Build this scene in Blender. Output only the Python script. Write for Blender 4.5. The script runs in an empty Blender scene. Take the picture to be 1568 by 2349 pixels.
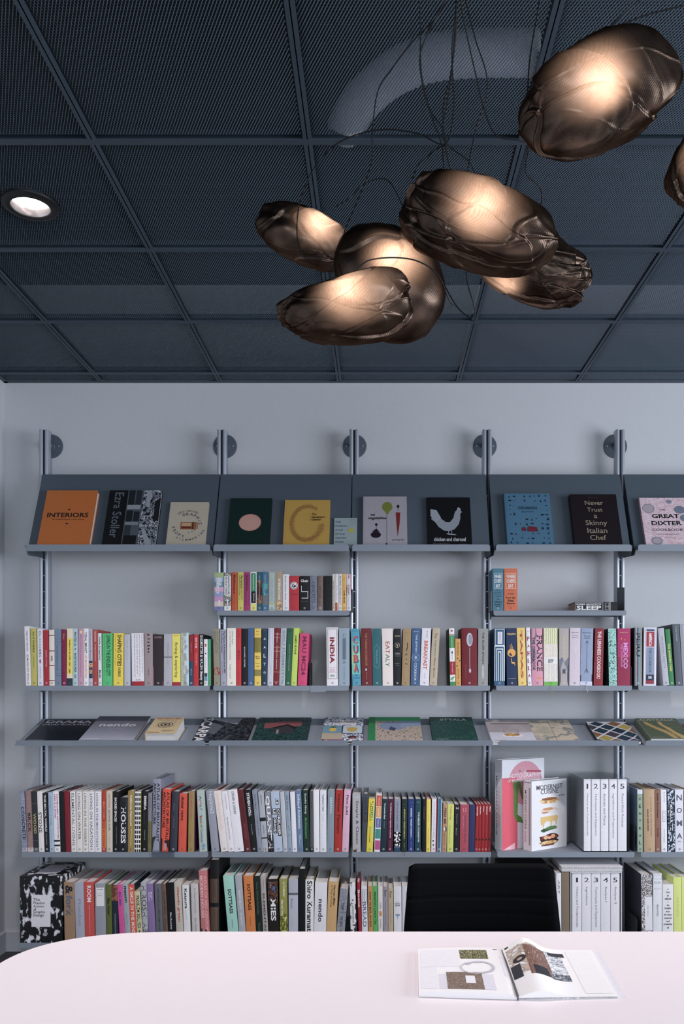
import bpy, math, random
import numpy as np
from mathutils import Matrix, Vector
random.seed(7)
SC = bpy.context.scene
COL = SC.collection
# ---------------------------------------------------------------- camera
CAMZ = 1.376; FPX = 1943.0; VX, VY = 868.0, 1562.0
cd = bpy.data.cameras.new('camera'); cam = bpy.data.objects.new('camera', cd); COL.objects.link(cam)
cam.location = (0, 0, CAMZ); cam.rotation_euler = (math.pi/2, 0, 0)
cd.sensor_fit = 'AUTO'; cd.sensor_width = 36; cd.lens = FPX/2349*36
cd.shift_x = -(VX-784)/2349; cd.shift_y = (VY-1174.5)/2349
cd.clip_start = 0.05; cd.clip_end = 50
SC.camera = cam
SC.view_settings.view_transform = 'Standard'
try: SC.view_settings.look = 'None'
except Exception: pass
SC.view_settings.gamma = 1; SC.view_settings.use_curve_mapping = False
SC.view_settings.exposure = 0.0
# ---------------------------------------------------------------- world and lights
W = bpy.data.worlds.new('world'); SC.world = W; W.use_nodes = True
W.node_tree.nodes['Background'].inputs[0].default_value = (0.55, 0.7, 1.0, 1)
W.node_tree.nodes['Background'].inputs[1].default_value = 0.15
WALLY = 4.32; CEIL = CAMZ+1.52; XL = -1.907; XR = 4.4; YF = -3.4
def area(name, loc, rot, sx, sy, power, color):
    l = bpy.data.lights.new(name, 'AREA'); l.shape = 'RECTANGLE'; l.size = sx; l.size_y = sy; l.energy = power; l.color = color
    o = bpy.data.objects.new(name, l); COL.objects.link(o); o.location = loc; o.rotation_euler = rot
    return o
# area lights added as daylight from two assumed, unseen windows (right wall and wall behind the camera)
area('assumed_window_daylight', (XR-0.06, 0.9, 1.75), (0, math.radians(90), 0), 1.9, 3.4, 214, (0.84, 0.89, 1.0))
area('assumed_window_daylight', (1.0, YF+0.06, 1.85), (math.radians(90), 0, 0), 3.4, 1.7, 120, (0.84, 0.89, 1.0))
# the recessed ceiling lamps: a row in front of the shelves, a row above the table, one behind; only the first is seen, the others are assumed for their light
DOWN = [(-1.113, 2.71), (.25, 2.71), (1.65, 2.71), (-1.113, .9), (.25, .9), (1.65, .9), (-1.113, -1.0), (1.65, -1.0)]
for (x, y), pw in zip(DOWN, (95, 92, 92, 42, 8, 3, 12, 12)):
    l = bpy.data.lights.new('recessed_lamp_light', 'SPOT'); l.energy = pw; l.color = (1.0, 0.90, 0.90); l.spot_size = math.radians(118); l.spot_blend = 1.0; l.shadow_soft_size = 0.05
    o = bpy.data.objects.new('recessed_lamp_light', l); COL.objects.link(o); o.location = (x, y, CEIL-0.012)
# ---------------------------------------------------------------- helpers
def lin(h):
    h = h.lstrip('#'); o = []
    for i in (0, 2, 4):
        c = int(h[i:i+2], 16)/255; o.append(c/12.92 if c <= .04045 else ((c+.055)/1.055)**2.4)
    return o
GAIN = 1.18
_M = {}
def mat(h, rough=.5, metal=0., gain=None, noise=.06, scale=90., bump=.02, spec=.4):
    if gain is None: gain = GAIN
    key = (h, rough, metal, gain, noise, scale, bump, spec)
    if key in _M: return _M[key]
    m = bpy.data.materials.new('surface_'+h); m.use_nodes = True; nt = m.node_tree; n = nt.nodes
    p = n['Principled BSDF']; g = GAIN if gain is None else gain
    c = lin(h)
    if gain == GAIN or gain in (.80, 1.0) and bump == .02: y_ = .2*c[0]+.7*c[1]+.1*c[2]; c = [y_+(v-y_)*.84 for v in c]
    c = [min(.88, v*g) for v in c]
    tc = n.new('ShaderNodeTexCoord'); nz = n.new('ShaderNodeTexNoise'); nz.inputs['Scale'].default_value = scale; nz.inputs['Detail'].default_value = 3
    nt.links.new(tc.outputs['Object'], nz.inputs['Vector'])
    mx = n.new('ShaderNodeMix'); mx.data_type = 'RGBA'
    mx.inputs[6].default_value = (*[v*(1-noise) for v in c], 1); mx.inputs[7].default_value = (*[min(.9, v*(1+noise)) for v in c], 1)
    nt.links.new(nz.outputs[0], mx.inputs[0]); nt.links.new(mx.outputs[2], p.inputs['Base Color'])
    p.inputs['Roughness'].default_value = rough; p.inputs['Metallic'].default_value = metal
    p.inputs['Specular IOR Level'].default_value = spec
    if bump:
        b = n.new('ShaderNodeBump'); b.inputs['Strength'].default_value = bump; b.inputs['Distance'].default_value = .002
        nt.links.new(nz.outputs[0], b.inputs['Height']); nt.links.new(b.outputs[0], p.inputs['Normal'])
    _M[key] = m
    return m
def pattern(name, cols, scale=20., stretch=(1, 1, 1), kind='noise', rough=.4, sharp=True, gain=None):
    """printed picture: noise or cells run through a colour ramp"""
    key = (name, tuple(cols), scale, stretch, kind)
    if key in _M: return _M[key]
    m = bpy.data.materials.new('print_'+name); m.use_nodes = True; nt = m.node_tree; n = nt.nodes; p = n['Principled BSDF']
    tc = n.new('ShaderNodeTexCoord'); mp = n.new('ShaderNodeMapping'); mp.inputs['Scale'].default_value = stretch
    nt.links.new(tc.outputs['Object'], mp.inputs[0])
    if kind == 'noise':
        t = n.new('ShaderNodeTexNoise'); t.inputs['Detail'].default_value = 6; out = 0
    elif kind == 'cells':
        t = n.new('ShaderNodeTexVoronoi'); out = 'Color'
    else:
        t = n.new('ShaderNodeTexWave'); t.inputs['Distortion'].default_value = 3; out = 1
    t.inputs['Scale'].default_value = scale; nt.links.new(mp.outputs[0], t.inputs['Vector'])
    r = n.new('ShaderNodeValToRGB'); r.color_ramp.interpolation = 'CONSTANT' if sharp else 'LINEAR'
    g = GAIN if gain is None else gain
    k = len(cols); lo, hi = (.34, .66) if kind == 'noise' else (0., 1.)
    while len(r.color_ramp.elements) < k: r.color_ramp.elements.new(.5)
    for i, c in enumerate(cols):
        e = r.color_ramp.elements[i]; e.position = lo+(hi-lo)*i/k if i else 0; e.color = (*[min(.86, v*g) for v in lin(c)], 1)
    nt.links.new(t.outputs[out], r.inputs[0]); nt.links.new(r.outputs[0], p.inputs['Base Color']); p.inputs['Roughness'].default_value = rough
    _M[key] = m
    return m
def clear_mat():
    if 'clear' in _M: return _M['clear']
    m = bpy.data.materials.new('clear_acrylic'); m.use_nodes = True; nt = m.node_tree; n = nt.nodes
    n.remove(n['Principled BSDF']); t = n.new('ShaderNodeBsdfTransparent'); t.inputs[0].default_value = (.93, .95, .96, 1)
    g = n.new('ShaderNodeBsdfGlossy'); g.inputs['Roughness'].default_value = .05
    lw = n.new('ShaderNodeLayerWeight'); lw.inputs[0].default_value = .35; mm = n.new('ShaderNodeMath'); mm.operation = 'MULTIPLY_ADD'; mm.inputs[1].default_value = .5; mm.inputs[2].default_value = .06
    nt.links.new(lw.outputs['Fresnel'], mm.inputs[0]); mx = n.new('ShaderNodeMixShader')
    nt.links.new(mm.outputs[0], mx.inputs[0]); nt.links.new(t.outputs[0], mx.inputs[1]); nt.links.new(g.outputs[0], mx.inputs[2])
    nt.links.new(mx.outputs[0], n['Material Output'].inputs[0]); _M['clear'] = m
    return m
def page_mat(tone='ECE8E6'):
    key = 'pages'+tone
    if key in _M: return _M[key]
    m = bpy.data.materials.new('paper_pages'); m.use_nodes = True; nt = m.node_tree; n = nt.nodes; p = n['Principled BSDF']
    tc = n.new('ShaderNodeTexCoord'); mp = n.new('ShaderNodeMapping'); mp.inputs['Scale'].default_value = (1, .02, .02)
    nt.links.new(tc.outputs['Object'], mp.inputs[0]); t = n.new('ShaderNodeTexNoise'); t.inputs['Scale'].default_value = 900; nt.links.new(mp.outputs[0], t.inputs[0])
    mx = n.new('ShaderNodeMix'); mx.data_type = 'RGBA'; c = [min(.82, v) for v in lin(tone)]
    mx.inputs[6].default_value = (*[v*.72 for v in c], 1); mx.inputs[7].default_value = (*c, 1)
    nt.links.new(t.outputs[0], mx.inputs[0]); nt.links.new(mx.outputs[2], p.inputs['Base Color']); p.inputs['Roughness'].default_value = .8
    _M[key] = m
    return m
class MB:
    def __init__(s): s.v = []; s.f = []; s.m = []; s.mats = []
    def mi(s, m):
        if m not in s.mats: s.mats.append(m)
        return s.mats.index(m)
    def quad(s, pts, m):
        b = len(s.v); s.v += [tuple(p) for p in pts]; s.f.append(tuple(range(b, b+len(pts)))); s.m.append(s.mi(m))
    def mesh(s, vs, fs, m):
        b = len(s.v); s.v += [tuple(p) for p in vs]; i = s.mi(m)
        for f in fs: s.f.append(tuple(b+k for k in f)); s.m.append(i)
    def box(s, x0, x1, y0, y1, z0, z1, m):
        s.mesh([(x0,y0,z0),(x1,y0,z0),(x1,y1,z0),(x0,y1,z0),(x0,y0,z1),(x1,y0,z1),(x1,y1,z1),(x0,y1,z1)],
               [(0,3,2,1),(4,5,6,7),(0,1,5,4),(1,2,6,5),(2,3,7,6),(3,0,4,7)], m)
    def prism(s, poly, a, b, m, axis='x'):
        """poly in the two other axes, extruded a..b along axis"""
        n = len(poly); mk = {'x': lambda p, t: (t, p[0], p[1]), 'y': lambda p, t: (p[0], t, p[1]), 'z': lambda p, t: (p[0], p[1], t)}[axis]
        vs = [mk(p, a) for p in poly]+[mk(p, b) for p in poly]
        s.mesh(vs, [tuple(range(n))[::-1], tuple(range(n, 2*n))]+[(i, (i+1) % n, n+(i+1) % n, n+i) for i in range(n)], m)
    def lathe(s, prof, c, m, axis='z', seg=32):
        n = len(prof); vs = []
        for k in range(seg):
            a = 2*math.pi*k/seg; ca, sa = math.cos(a), math.sin(a)
            for r, h in prof:
                vs.append({'z': (c[0]+r*ca, c[1]+r*sa, c[2]+h), 'y': (c[0]+r*ca, c[1]+h, c[2]+r*sa), 'x': (c[0]+h, c[1]+r*ca, c[2]+r*sa)}[axis])
        s.mesh(vs, [(k*n+i, ((k+1) % seg)*n+i, ((k+1) % seg)*n+i+1, k*n+i+1) for k in range(seg) for i in range(n-1)], m)
    def build(s, name, parent=None, smooth=False, bevel=0, recalc=True):
        me = bpy.data.meshes.new(name); me.from_pydata(s.v, [], s.f)
        for m in s.mats: me.materials.append(m)
        me.polygons.foreach_set('material_index', s.m)
        if recalc:
            import bmesh
            bm = bmesh.new(); bm.from_mesh(me); bmesh.ops.recalc_face_normals(bm, faces=bm.faces); bm.to_mesh(me); bm.free()
        if smooth: me.polygons.foreach_set('use_smooth', [True]*len(me.polygons))
        me.update(); o = bpy.data.objects.new(name, me); COL.objects.link(o)
        if parent: o.parent = parent
        if bevel:
            b = o.modifiers.new('bevel', 'BEVEL'); b.width = bevel; b.segments = 2; b.limit_method = 'ANGLE'
        return o
def empty(name, label, cat, loc=(0, 0, 0), group=None):
    o = bpy.data.objects.new(name, None); COL.objects.link(o); o.location = loc; o.empty_display_size = .05
    return tag(o, label, cat, group)
def tag(o, label, cat, group=None):
    o['label'] = label; o['category'] = cat
    if group: o['group'] = group
    return o
def struct(o): o['kind'] = 'structure'; return o
def PX(x, y, Z): return Vector(((x-VX)*Z/FPX, Z, CAMZ-(y-VY)*Z/FPX))
def rail_s(Z): return FPX/Z
# ---------------------------------------------------------------- text
_T = {}
def glyphs(text, bold=0):
    k = (text, bold)
    if k in _T: return _T[k]
    cu = bpy.data.curves.new('txt', 'FONT'); cu.body = text; cu.size = 1; cu.resolution_u = 2; cu.offset = .006+bold*.020
    ob = bpy.data.objects.new('txt', cu); me = bpy.data.meshes.new_from_object(ob)
    n = len(me.vertices); co = np.zeros(n*3); me.vertices.foreach_get('co', co); co = co.reshape(-1, 3)[:, :2]
    fs = [tuple(p.vertices) for p in me.polygons]
    bpy.data.meshes.remove(me); bpy.data.objects.remove(ob); bpy.data.curves.remove(cu)
    if n:
        co = co-co.min(0); sz = co.max(0)
    else: sz = np.array([1., 1.])
    _T[k] = (co, fs, float(max(sz[0], 1e-3)), float(max(sz[1], 1e-3)))
    return _T[k]
# element constructors: u runs 0..1 across, v runs 0..1 from the top
def V(t, h, a, b, uc=.5, sz=.5, bold=0): return ('V', t, h, a, b, uc, sz, bold)
def Hh(t, h, v, wd, uc=.5, bold=0, ht=None): return ('H', t, h, v, wd, uc, bold, ht)
def B(a, b, h, u0=0., u1=1.): return ('B', a, b, h, u0, u1)
def F(a, b, h, u0=.15, u1=.85, th=.05): return ('F', a, b, h, u0, u1, th)
def E(u, v, ru, rv, h): return ('E', u, v, ru, rv, h)
def Pg(pts, h): return ('P', pts, h)
def Ar(t, h, cu, cv, r, a0, a1, sz, out=1): return ('A', t, h, cu, cv, r, a0, a1, sz, out)
def mm(h): return h if not isinstance(h, str) else mat(h, rough=.55)
def draw(mb, els, w, h, surf, off0=.0002, step=.00005):
    for k, e in enumerate(els):
        off = off0+step*k
        def poly(pts, m, fs=None):
            vs = [surf(p[0], p[1], off) for p in pts]; mb.mesh(vs, fs or [tuple(range(len(pts)))], m)
        def rect(a0, a1, b0, b1, m, n=4):
            vs = []; fs = []
            for i in range(n+1):
                a = a0+(a1-a0)*i/n; vs += [surf(a, b0, off), surf(a, b1, off)]
                if i < n: fs.append((2*i, 2*i+2, 2*i+3, 2*i+1))
            mb.mesh(vs, fs, m)
        T = e[0]
        if T == 'B': rect(e[4]*w, e[5]*w, h*(1-e[2]), h*(1-e[1]), mm(e[3]))
        elif T == 'F':
            _, a, b, c, u0, u1, th = e; t = th*w; m = mm(c); x0, x1, z0, z1 = u0*w, u1*w, h*(1-b), h*(1-a)
            rect(x0, x1, z0, z0+t, m); rect(x0, x1, z1-t, z1, m); rect(x0, x0+t, z0, z1, m, 1); rect(x1-t, x1, z0, z1, m, 1)
        elif T == 'E':
            _, u, v, ru, rv, c = e; poly([(u*w+ru*w*math.cos(i*math.pi/14), h*(1-v)+rv*w*math.sin(i*math.pi/14)) for i in range(28)], mm(c))
        elif T == 'P': poly([(p[0]*w, h*(1-p[1])) for p in e[1]], mm(e[2]))
        elif T == 'V':
            _, t, c, a, b, uc, sz, bold = e; co, fs, tw, th = glyphs(t, bold)
            L = (b-a)*h; H = sz*w
            poly([(uc*w-H/2+y/th*H, h*(1-a)-x/tw*L) for x, y in co], mm(c), fs)
        elif T == 'H':
            _, t, c, v, wd, uc, bold, ht = e; co, fs, tw, th = glyphs(t, bold)
            L = wd*w; H = ht*h if ht else L/tw*th
            poly([(uc*w-L/2+x/tw*L, h*(1-v)-H/2+y/th*H) for x, y in co], mm(c), fs)
        elif T == 'A':   # lettering set on an arc
            _, t, c, cu_, cv, r, a0, a1, sz, out = e
            for i, ch in enumerate(t):
                if ch == ' ': continue
                co, fs, tw, th = glyphs(ch, 1); a = math.radians(a0+(a1-a0)*i/max(1, len(t)-1)); H = sz*w
                rx, rz = math.cos(a), math.sin(a); dx, dz = (rz, -rx) if out else (-rz, rx); ux, uz = (rx, rz) if out else (-rx, -rz)
                cx, cz = cu_*w+r*w*rx, h*(1-cv)+r*w*rz; k2 = H/max(th, .6)
                poly([(cx+(x-tw/2)*k2*dx+(y-th/2)*k2*ux, cz+(x-tw/2)*k2*dz+(y-th/2)*k2*uz) for x, y in co], mm(c), fs)
def mark(h, w_m, h_m):
    """small diamond ring at the foot of a spine"""
    r = min(.0052, w_m*.3); cv = 1-.0125/h_m; a = r/w_m; out = []
    pts_o = [(.5-a, cv), (.5, cv-r/h_m), (.5+a, cv), (.5, cv+r/h_m)]; q = .62
    pts_i = [(.5-a*q, cv), (.5, cv-r*q/h_m), (.5+a*q, cv), (.5, cv+r*q/h_m)]
    for i in range(4):
        j = (i+1) % 4; out.append(Pg([pts_o[i], pts_o[j], pts_i[j], pts_i[i]], h))
    return out
ALL_LABELS = []
def book(label, w, d, h, color, spine=(), face=(), group=None, edge='ECE8E6', bulge=.0012, soft=False, side=None, cat='book', name='book'):
    """spine on y=0, front cover on +x; origin at the foot of the spine"""
    ALL_LABELS.append(label)
    root = empty(name, label, cat, group=group)
    cm = mm(color); sm = mm(side) if side else cm; mb = MB(); t = min(.0026, w*.16)
    if soft: t = .0008
    N = 6
    def bl(a): return bulge*(1-(2*a/w-1)**2)
    vs = []; n = N+1
    for z in (0, h):
        for i in range(n): a = w*i/N; vs.append((a, -bl(a), z))
        for i in range(n): a = w-w*i/N; vs.append((a, t, z))
    fs = [(i, i+1, 2*n+i+1, 2*n+i) for i in range(N)]+[(n+i, n+i+1, 3*n+i+1, 3*n+i) for i in range(N)]
    fs += [(n-1, n, 3*n, 3*n-1), (2*n-1, 0, 2*n, 4*n-1)]
    for b, r in ((0, 1), (2*n, 0)):
        for i in range(N): q = (b+i, b+i+1, b+2*n-2-i, b+2*n-1-i); fs.append(q)
    mb.mesh(vs, fs, cm)
    mb.box(0, t, t, d, 0, h, sm); mb.box(w-t, w, t, d, 0, h, sm)
    spine = list(spine)
    draw(mb, spine, w, h, lambda a, b, o: (a, -bl(a)-o, b))
    if face: draw(mb, face, d, h, lambda a, b, o: (w+o, a, b))
    mb.build('cover', root, recalc=False)
    ins = .0008 if soft else .0035
    pb = MB(); pb.box(t, w-t, t, d-ins, ins, h-ins, page_mat(edge)); pb.build('page_block', root, recalc=False)
    return root
# ---------------------------------------------------------------- the room
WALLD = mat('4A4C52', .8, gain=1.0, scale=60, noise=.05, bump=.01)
WALL = mat('C6C9CC', .75, gain=1.0, scale=60, noise=.03, bump=.01)
def wall(name, x0, x1, y0, y1, z0, z1, m=WALL):
    b = MB(); b.box(x0, x1, y0, y1, z0, z1, m); return struct(b.build(name))
TOP = CEIL+.5
wall('wall_back', XL-.1, XR+.1, WALLY, WALLY+.1, 0, TOP)
wall('wall_left', XL-.1, XL, YF-.1, WALLY, 0, TOP)
# right wall with an assumed window opening, front wall (behind the camera) with another
wy0, wy1, wz0, wz1 = -.8, 2.6, .8, 2.7
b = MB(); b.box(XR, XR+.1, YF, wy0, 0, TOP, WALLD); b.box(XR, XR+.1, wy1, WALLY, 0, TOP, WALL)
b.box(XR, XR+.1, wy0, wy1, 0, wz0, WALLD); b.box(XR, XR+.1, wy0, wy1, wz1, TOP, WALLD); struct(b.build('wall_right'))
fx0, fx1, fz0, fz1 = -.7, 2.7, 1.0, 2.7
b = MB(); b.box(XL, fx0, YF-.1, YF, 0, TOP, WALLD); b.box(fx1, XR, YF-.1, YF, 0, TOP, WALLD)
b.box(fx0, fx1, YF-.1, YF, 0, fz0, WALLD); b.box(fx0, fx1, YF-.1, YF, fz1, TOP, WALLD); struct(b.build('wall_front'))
FR = mat('3A3F46', .4, gain=1)
b = MB()
for y in (wy0, (wy0+wy1)/2, wy1-.05): b.box(XR+.02, XR+.08, y, y+.05, wz0, wz1, FR)
for z in (wz0, wz1-.05): b.box(XR+.02, XR+.08, wy0, wy1, z, z+.05, FR)
o = struct(b.build('assumed_window_1')); b = MB(); b.box(XR+.045, XR+.05, wy0, wy1, wz0, wz1, clear_mat()); b.build('pane', o)  # unseen window, assumed for the light from the right
b = MB()
for x in (fx0, (fx0+fx1)/2, fx1-.05): b.box(x, x+.05, YF-.08, YF-.02, fz0, fz1, FR)
for z in (fz0, fz1-.05): b.box(fx0, fx1, YF-.08, YF-.02, z, z+.05, FR)
o = struct(b.build('assumed_window_2')); b = MB(); b.box(fx0, fx1, YF-.055, YF-.05, fz0, fz1, clear_mat()); b.build('pane', o)  # second unseen window, assumed for the light from behind the camera
b = MB(); b.box(XL-.1, XR+.1, YF-.1, WALLY+.1, -.1, 0, pattern('carpet', ['33363B', '3F4247', '4A4D52'], 240, rough=.95, sharp=False, gain=1)); struct(b.build('floor'))
SK = mat('B8BCC2', .5, gain=1.1, noise=.02)
b = MB(); b.prism([(WALLY-.014, 0), (WALLY, 0), (WALLY, .104), (WALLY-.009, .104), (WALLY-.014, .099)], XL, XR, SK, 'x'); struct(b.build('baseboard_back'))
b = MB(); b.prism([(XL, 0), (XL+.014, 0), (XL+.014, .099), (XL+.009, .104), (XL, .104)], YF, WALLY-.014, SK, 'y'); struct(b.build('baseboard_left'))
# ---------------------------------------------------------------- ceiling: grid of bars carrying expanded-metal panels
MESHM = mat('8295A3', .42, .25, gain=1.0, noise=.03, bump=0, spec=.5)
BAR = mat('414F5B', .5, .3, gain=1.0, noise=.02, bump=0)
DARK = mat('15191D', .9, gain=1.0, noise=.1, bump=0)
b = MB(); b.box(XL-.1, XR+.1, YF-.1, WALLY+.1, TOP, TOP+.08, DARK)
ceil = struct(b.build('ceiling'))
gx = [-.2+.605*k for k in range(-2, 8)]; gy = [WALLY-.13-.6*k for k in range(0, 13)]
b = MB()
for x in gx: b.box(x-.0125, x+.0125, YF, WALLY, CEIL, CEIL+.0025, BAR); b.box(x-.0015, x+.0015, YF, WALLY, CEIL, CEIL+.035, BAR)
for y in gy: b.box(XL, XR, y-.0125, y+.0125, CEIL-.0003, CEIL+.0022, BAR); b.box(XL, XR, y-.0015, y+.0015, CEIL, CEIL+.035, BAR)
b.box(XL, XR, WALLY-.022, WALLY, CEIL-.0006, CEIL+.002, BAR); b.box(XL, XL+.022, YF, WALLY, CEIL-.0006, CEIL+.002, BAR)
g = b.build('ceiling_grid', ceil)
def mesh_panel(wx, wy, hole=None):
    px, py = .0082, .0087; nx, ny = int(wx/px), int(wy/py); vs = []; fs = []
    s1 = np.array([-.00085, 0, .00115])
    def rb(p, q, w):
        k = len(vs); vs.extend([p-w, p+w, q+w, q-w]); fs.append((k, k+1, k+2, k+3))
    for j in range(ny):
        for i in range(nx+1):
            x = (i+(.5 if j % 2 else 0))*px
            if x > wx: continue
            p = np.array([x, j*py, 0.])
            if hole and (x-hole[0])**2+(j*py-hole[1])**2 < hole[2]**2: continue
            for sg in (-.5, .5):
                q = np.array([x+sg*px, (j+1)*py, 0.])
                if -1e-6 <= q[0] <= wx+px*.5: rb(p, q, s1)
            rb(p-np.array([0, .0016, .0002]), p+np.array([0, .0016, -.0002]), s1*1.75)
    me = bpy.data.meshes.new('mesh_panel'); me.from_pydata([tuple(v) for v in vs], [], fs)
    # rim of the panel
    me.materials.append(MESHM); return me
full = mesh_panel(.578, .574)
def place_panel(me, x, y):
    o = bpy.data.objects.new('mesh_panel', me); COL.objects.link(o); o.parent = ceil; o.location = (x, y, CEIL+.0085)
xs = [XL]+gx; ys = gy
for i, x in enumerate(gx[:-1]):
    for j, y in enumerate(gy[1:9]):
        if x > 2.0: continue
        hs = [(a-x-.0135, b_-y-.0135) for a, b_ in DOWN if 0 < a-x-.0135 < .578 and 0 < b_-y-.0135 < .574]
        place_panel(mesh_panel(.578, .574, (*hs[0], .086)) if hs else full, x+.0135, y+.0135)
edge_l = mesh_panel(gx[0]-.0135-XL-.002, .574)
for y in gy[1:9]: place_panel(edge_l, XL+.001, y+.0135)
back_e = mesh_panel(.578, .108)
for x in gx[:6]: place_panel(back_e, x+.0135, gy[0]+.0135)
place_panel(mesh_panel(gx[0]-.0135-XL-.002, .108), XL+.001, gy[0]+.0135)
# services seen through the mesh: a bent ventilation duct and pipes, above the panels
DUCT = mat('E2E0EA', .45, 0, gain=1.1, noise=.2, scale=30, bump=.3)
def tube(mb, pts, r, m, seg=12, ribs=0):
    pts = [Vector(p) for p in pts]; n = len(pts); rings = []; up = Vector((0, 0, 1))
    for i, p in enumerate(pts):
        t = (pts[min(i+1, n-1)]-pts[max(i-1, 0)]).normalized()
        a = t.cross(up); a = a.normalized() if a.length > 1e-4 else Vector((1, 0, 0)); c = a.cross(t)
        rr = r*(1+(.06 if ribs and i % 2 else 0)); rings.append([p+a*rr*math.cos(2*math.pi*k/seg)+c*rr*math.sin(2*math.pi*k/seg) for k in range(seg)])
    vs = [v for g_ in rings for v in g_]
    fs = [(i*seg+k, i*seg+(k+1) % seg, (i+1)*seg+(k+1) % seg, (i+1)*seg+k) for i in range(n-1) for k in range(seg)]
    mb.mesh(vs, fs+[tuple(range(seg))[::-1], tuple(range((n-1)*seg, n*seg))], m)
def smooth_pts(ctl, k_=10):
    ctl = [Vector(c) for c in ctl]; E_ = [ctl[0]*2-ctl[1]]+ctl+[ctl[-1]*2-ctl[-2]]; ps = []
    for i in range(1, len(E_)-2):
        for k in range(k_):
            t = k/k_; a0, a1, a2, a3 = E_[i-1:i+3]
            ps.append(.5*((2*a1)+(a2-a0)*t+(2*a0-5*a1+4*a2-a3)*t*t+(3*a1-a0-3*a2+a3)*t**3))
    return ps+[ctl[-1]]
b = MB(); DZ = CEIL+.066
tube(b, smooth_pts([(-.10, 2.44, DZ), (-.05, 2.32, DZ), (.04, 2.21, DZ), (.14, 2.155, DZ), (.26, 2.14, DZ), (.40, 2.14, DZ)]), .05, DUCT, 20, 1)
duct = b.build('ventilation_duct', smooth=True); tag(duct, 'silvery bent ventilation duct glimpsed above the mesh ceiling, ribbed', 'duct')
# the recessed lamps: one seen, the others assumed
b = MB()
def downlight(x, y, lab):
    r = empty('recessed_ceiling_lamp', lab, 'ceiling lamp', (x, y, CEIL))
    TR = mat('0C0E10', .5, gain=1, bump=0)
    b = MB(); b.lathe([(.060, .01), (.060, -.004), (.062, -.008), (.085, -.004), (.088, 0), (.088, .004)], (0, 0, 0), TR, seg=48); b.build('trim_ring', r, smooth=True)
    em = bpy.data.materials.new('lamp_glow'); em.use_nodes = True; p = em.node_tree.nodes['Principled BSDF']
    p.inputs['Emission Color'].default_value = (1, .93, .9, 1); p.inputs['Emission Strength'].default_value = 6; p.inputs['Base Color'].default_value = (.8, .8, .8, 1)
    b = MB(); b.lathe([(.0, .022), (.052, .022), (.0525, .018)], (0, 0, 0), em, seg=40); b.build('diffuser', r)
    rf = mat('E8DDD8', .2, .6, gain=1, bump=0); b = MB(); b.lathe([(.0525, .024), (.059, -.003), (.061, -.003), (.056, .026)], (0, 0, 0), rf, seg=48); b.build('reflector', r, smooth=True)
    for a in (-1.2, -1.75):
        b = MB(); b.box(.056*math.cos(a)-.0015, .056*math.cos(a)+.0015, .056*math.sin(a)-.002, .056*math.sin(a)+.002, -.004, .02, TR); b.build('clip', r)
for (x, y), lab in zip(DOWN, ['round black-rimmed recessed lamp glowing white near the left ceiling edge', 'assumed recessed ceiling lamp hidden behind the biggest bronze pendant', 'assumed recessed ceiling lamp in front of the fifth shelf bay', 'assumed recessed ceiling lamp over the left end of white table',
        'assumed recessed ceiling lamp over the middle of white table', 'assumed recessed ceiling lamp over the right end of white table', 'assumed recessed ceiling lamp farthest from the shelves, near the left wall', 'assumed recessed ceiling lamp farthest from the shelves, away from left wall']): downlight(x, y, lab)
# ---------------------------------------------------------------- shelving: rails
ALU = mat('B4BBC6', .34, .5, gain=1.0, noise=.02, bump=0, spec=.5)
SLOT = mat('0D1013', .6, gain=1, bump=0)
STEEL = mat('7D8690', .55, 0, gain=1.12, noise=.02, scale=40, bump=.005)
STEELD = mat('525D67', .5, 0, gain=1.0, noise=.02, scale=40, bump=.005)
RX = [-1.668, -.782, -.122, .541, 1.205, 1.87]; RY = WALLY-.077; RZ0, RZ1 = .10, CAMZ+574/458
def rail(x, where):
    r = empty('shelf_rail', 'upright aluminium shelf rail with disc mount, '+where, 'shelf rail', (x, WALLY, 0), 'aluminium rails holding the shelves')
    def lobe(cx):
        pts = []
        for k in range(9):
            a = math.pi+math.pi*k/8; pts.append((cx+.0095*math.cos(a), -.0945+.0095*math.sin(a)*1.0))
        return pts+[(cx+.0095, -.062), (cx-.0095, -.062)]
    b = MB()
    for cx in (-.0135, .0135): b.prism(lobe(cx), RZ0, RZ1, ALU, 'z')
    b.box(-.023, .023, -.066, -.060, RZ0, RZ1, ALU); b.build('profile', r, smooth=False)
    b = MB(); b.box(-.004, .004, -.096, -.066, RZ0, RZ1-.001, SLOT); b.build('slot', r)
    b = MB(); z = RZ0+.05
    while z < RZ1-.3: b.box(-.004, .004, -.0985, -.095, z, z+.003, ALU); z += .0795
    b.build('pin_stops', r)
    for z in (CAMZ+538/450, .125):
        b = MB(); b.lathe([(0, 0), (.0605, 0), (.0605, -.004), (.058, -.0055), (.022, -.0075), (.019, -.011), (0.0, -.011)], (0, 0, z), STEELD, 'y', 40)
        b.lathe([(.0095, -.008), (.0095, -.062)], (0, 0, z), ALU, 'y', 16)
        for s in (-1, 1): b.lathe([(0, -.0095), (.004, -.0095), (.004, -.005)], (s*.042, 0, z), ALU, 'y', 10)
        b.build('wall_mount', r, smooth=False)
for x, wh in zip(RX, ['nearest the left wall', 'left of the dark green book', 'between yellow book and vegetable book', 'between black chicken book and pale blue book', 'right of the dark skinny-lettered book', 'beyond the last books']):
    rail(x, wh)
BX = [(-1.662, -.794), (-.778, -.140), (-.124, .524), (.553, 1.192), (1.222, 1.86)]
BAYS = ['first bay', 'second bay', 'third bay', 'fourth bay', 'fifth bay']
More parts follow.
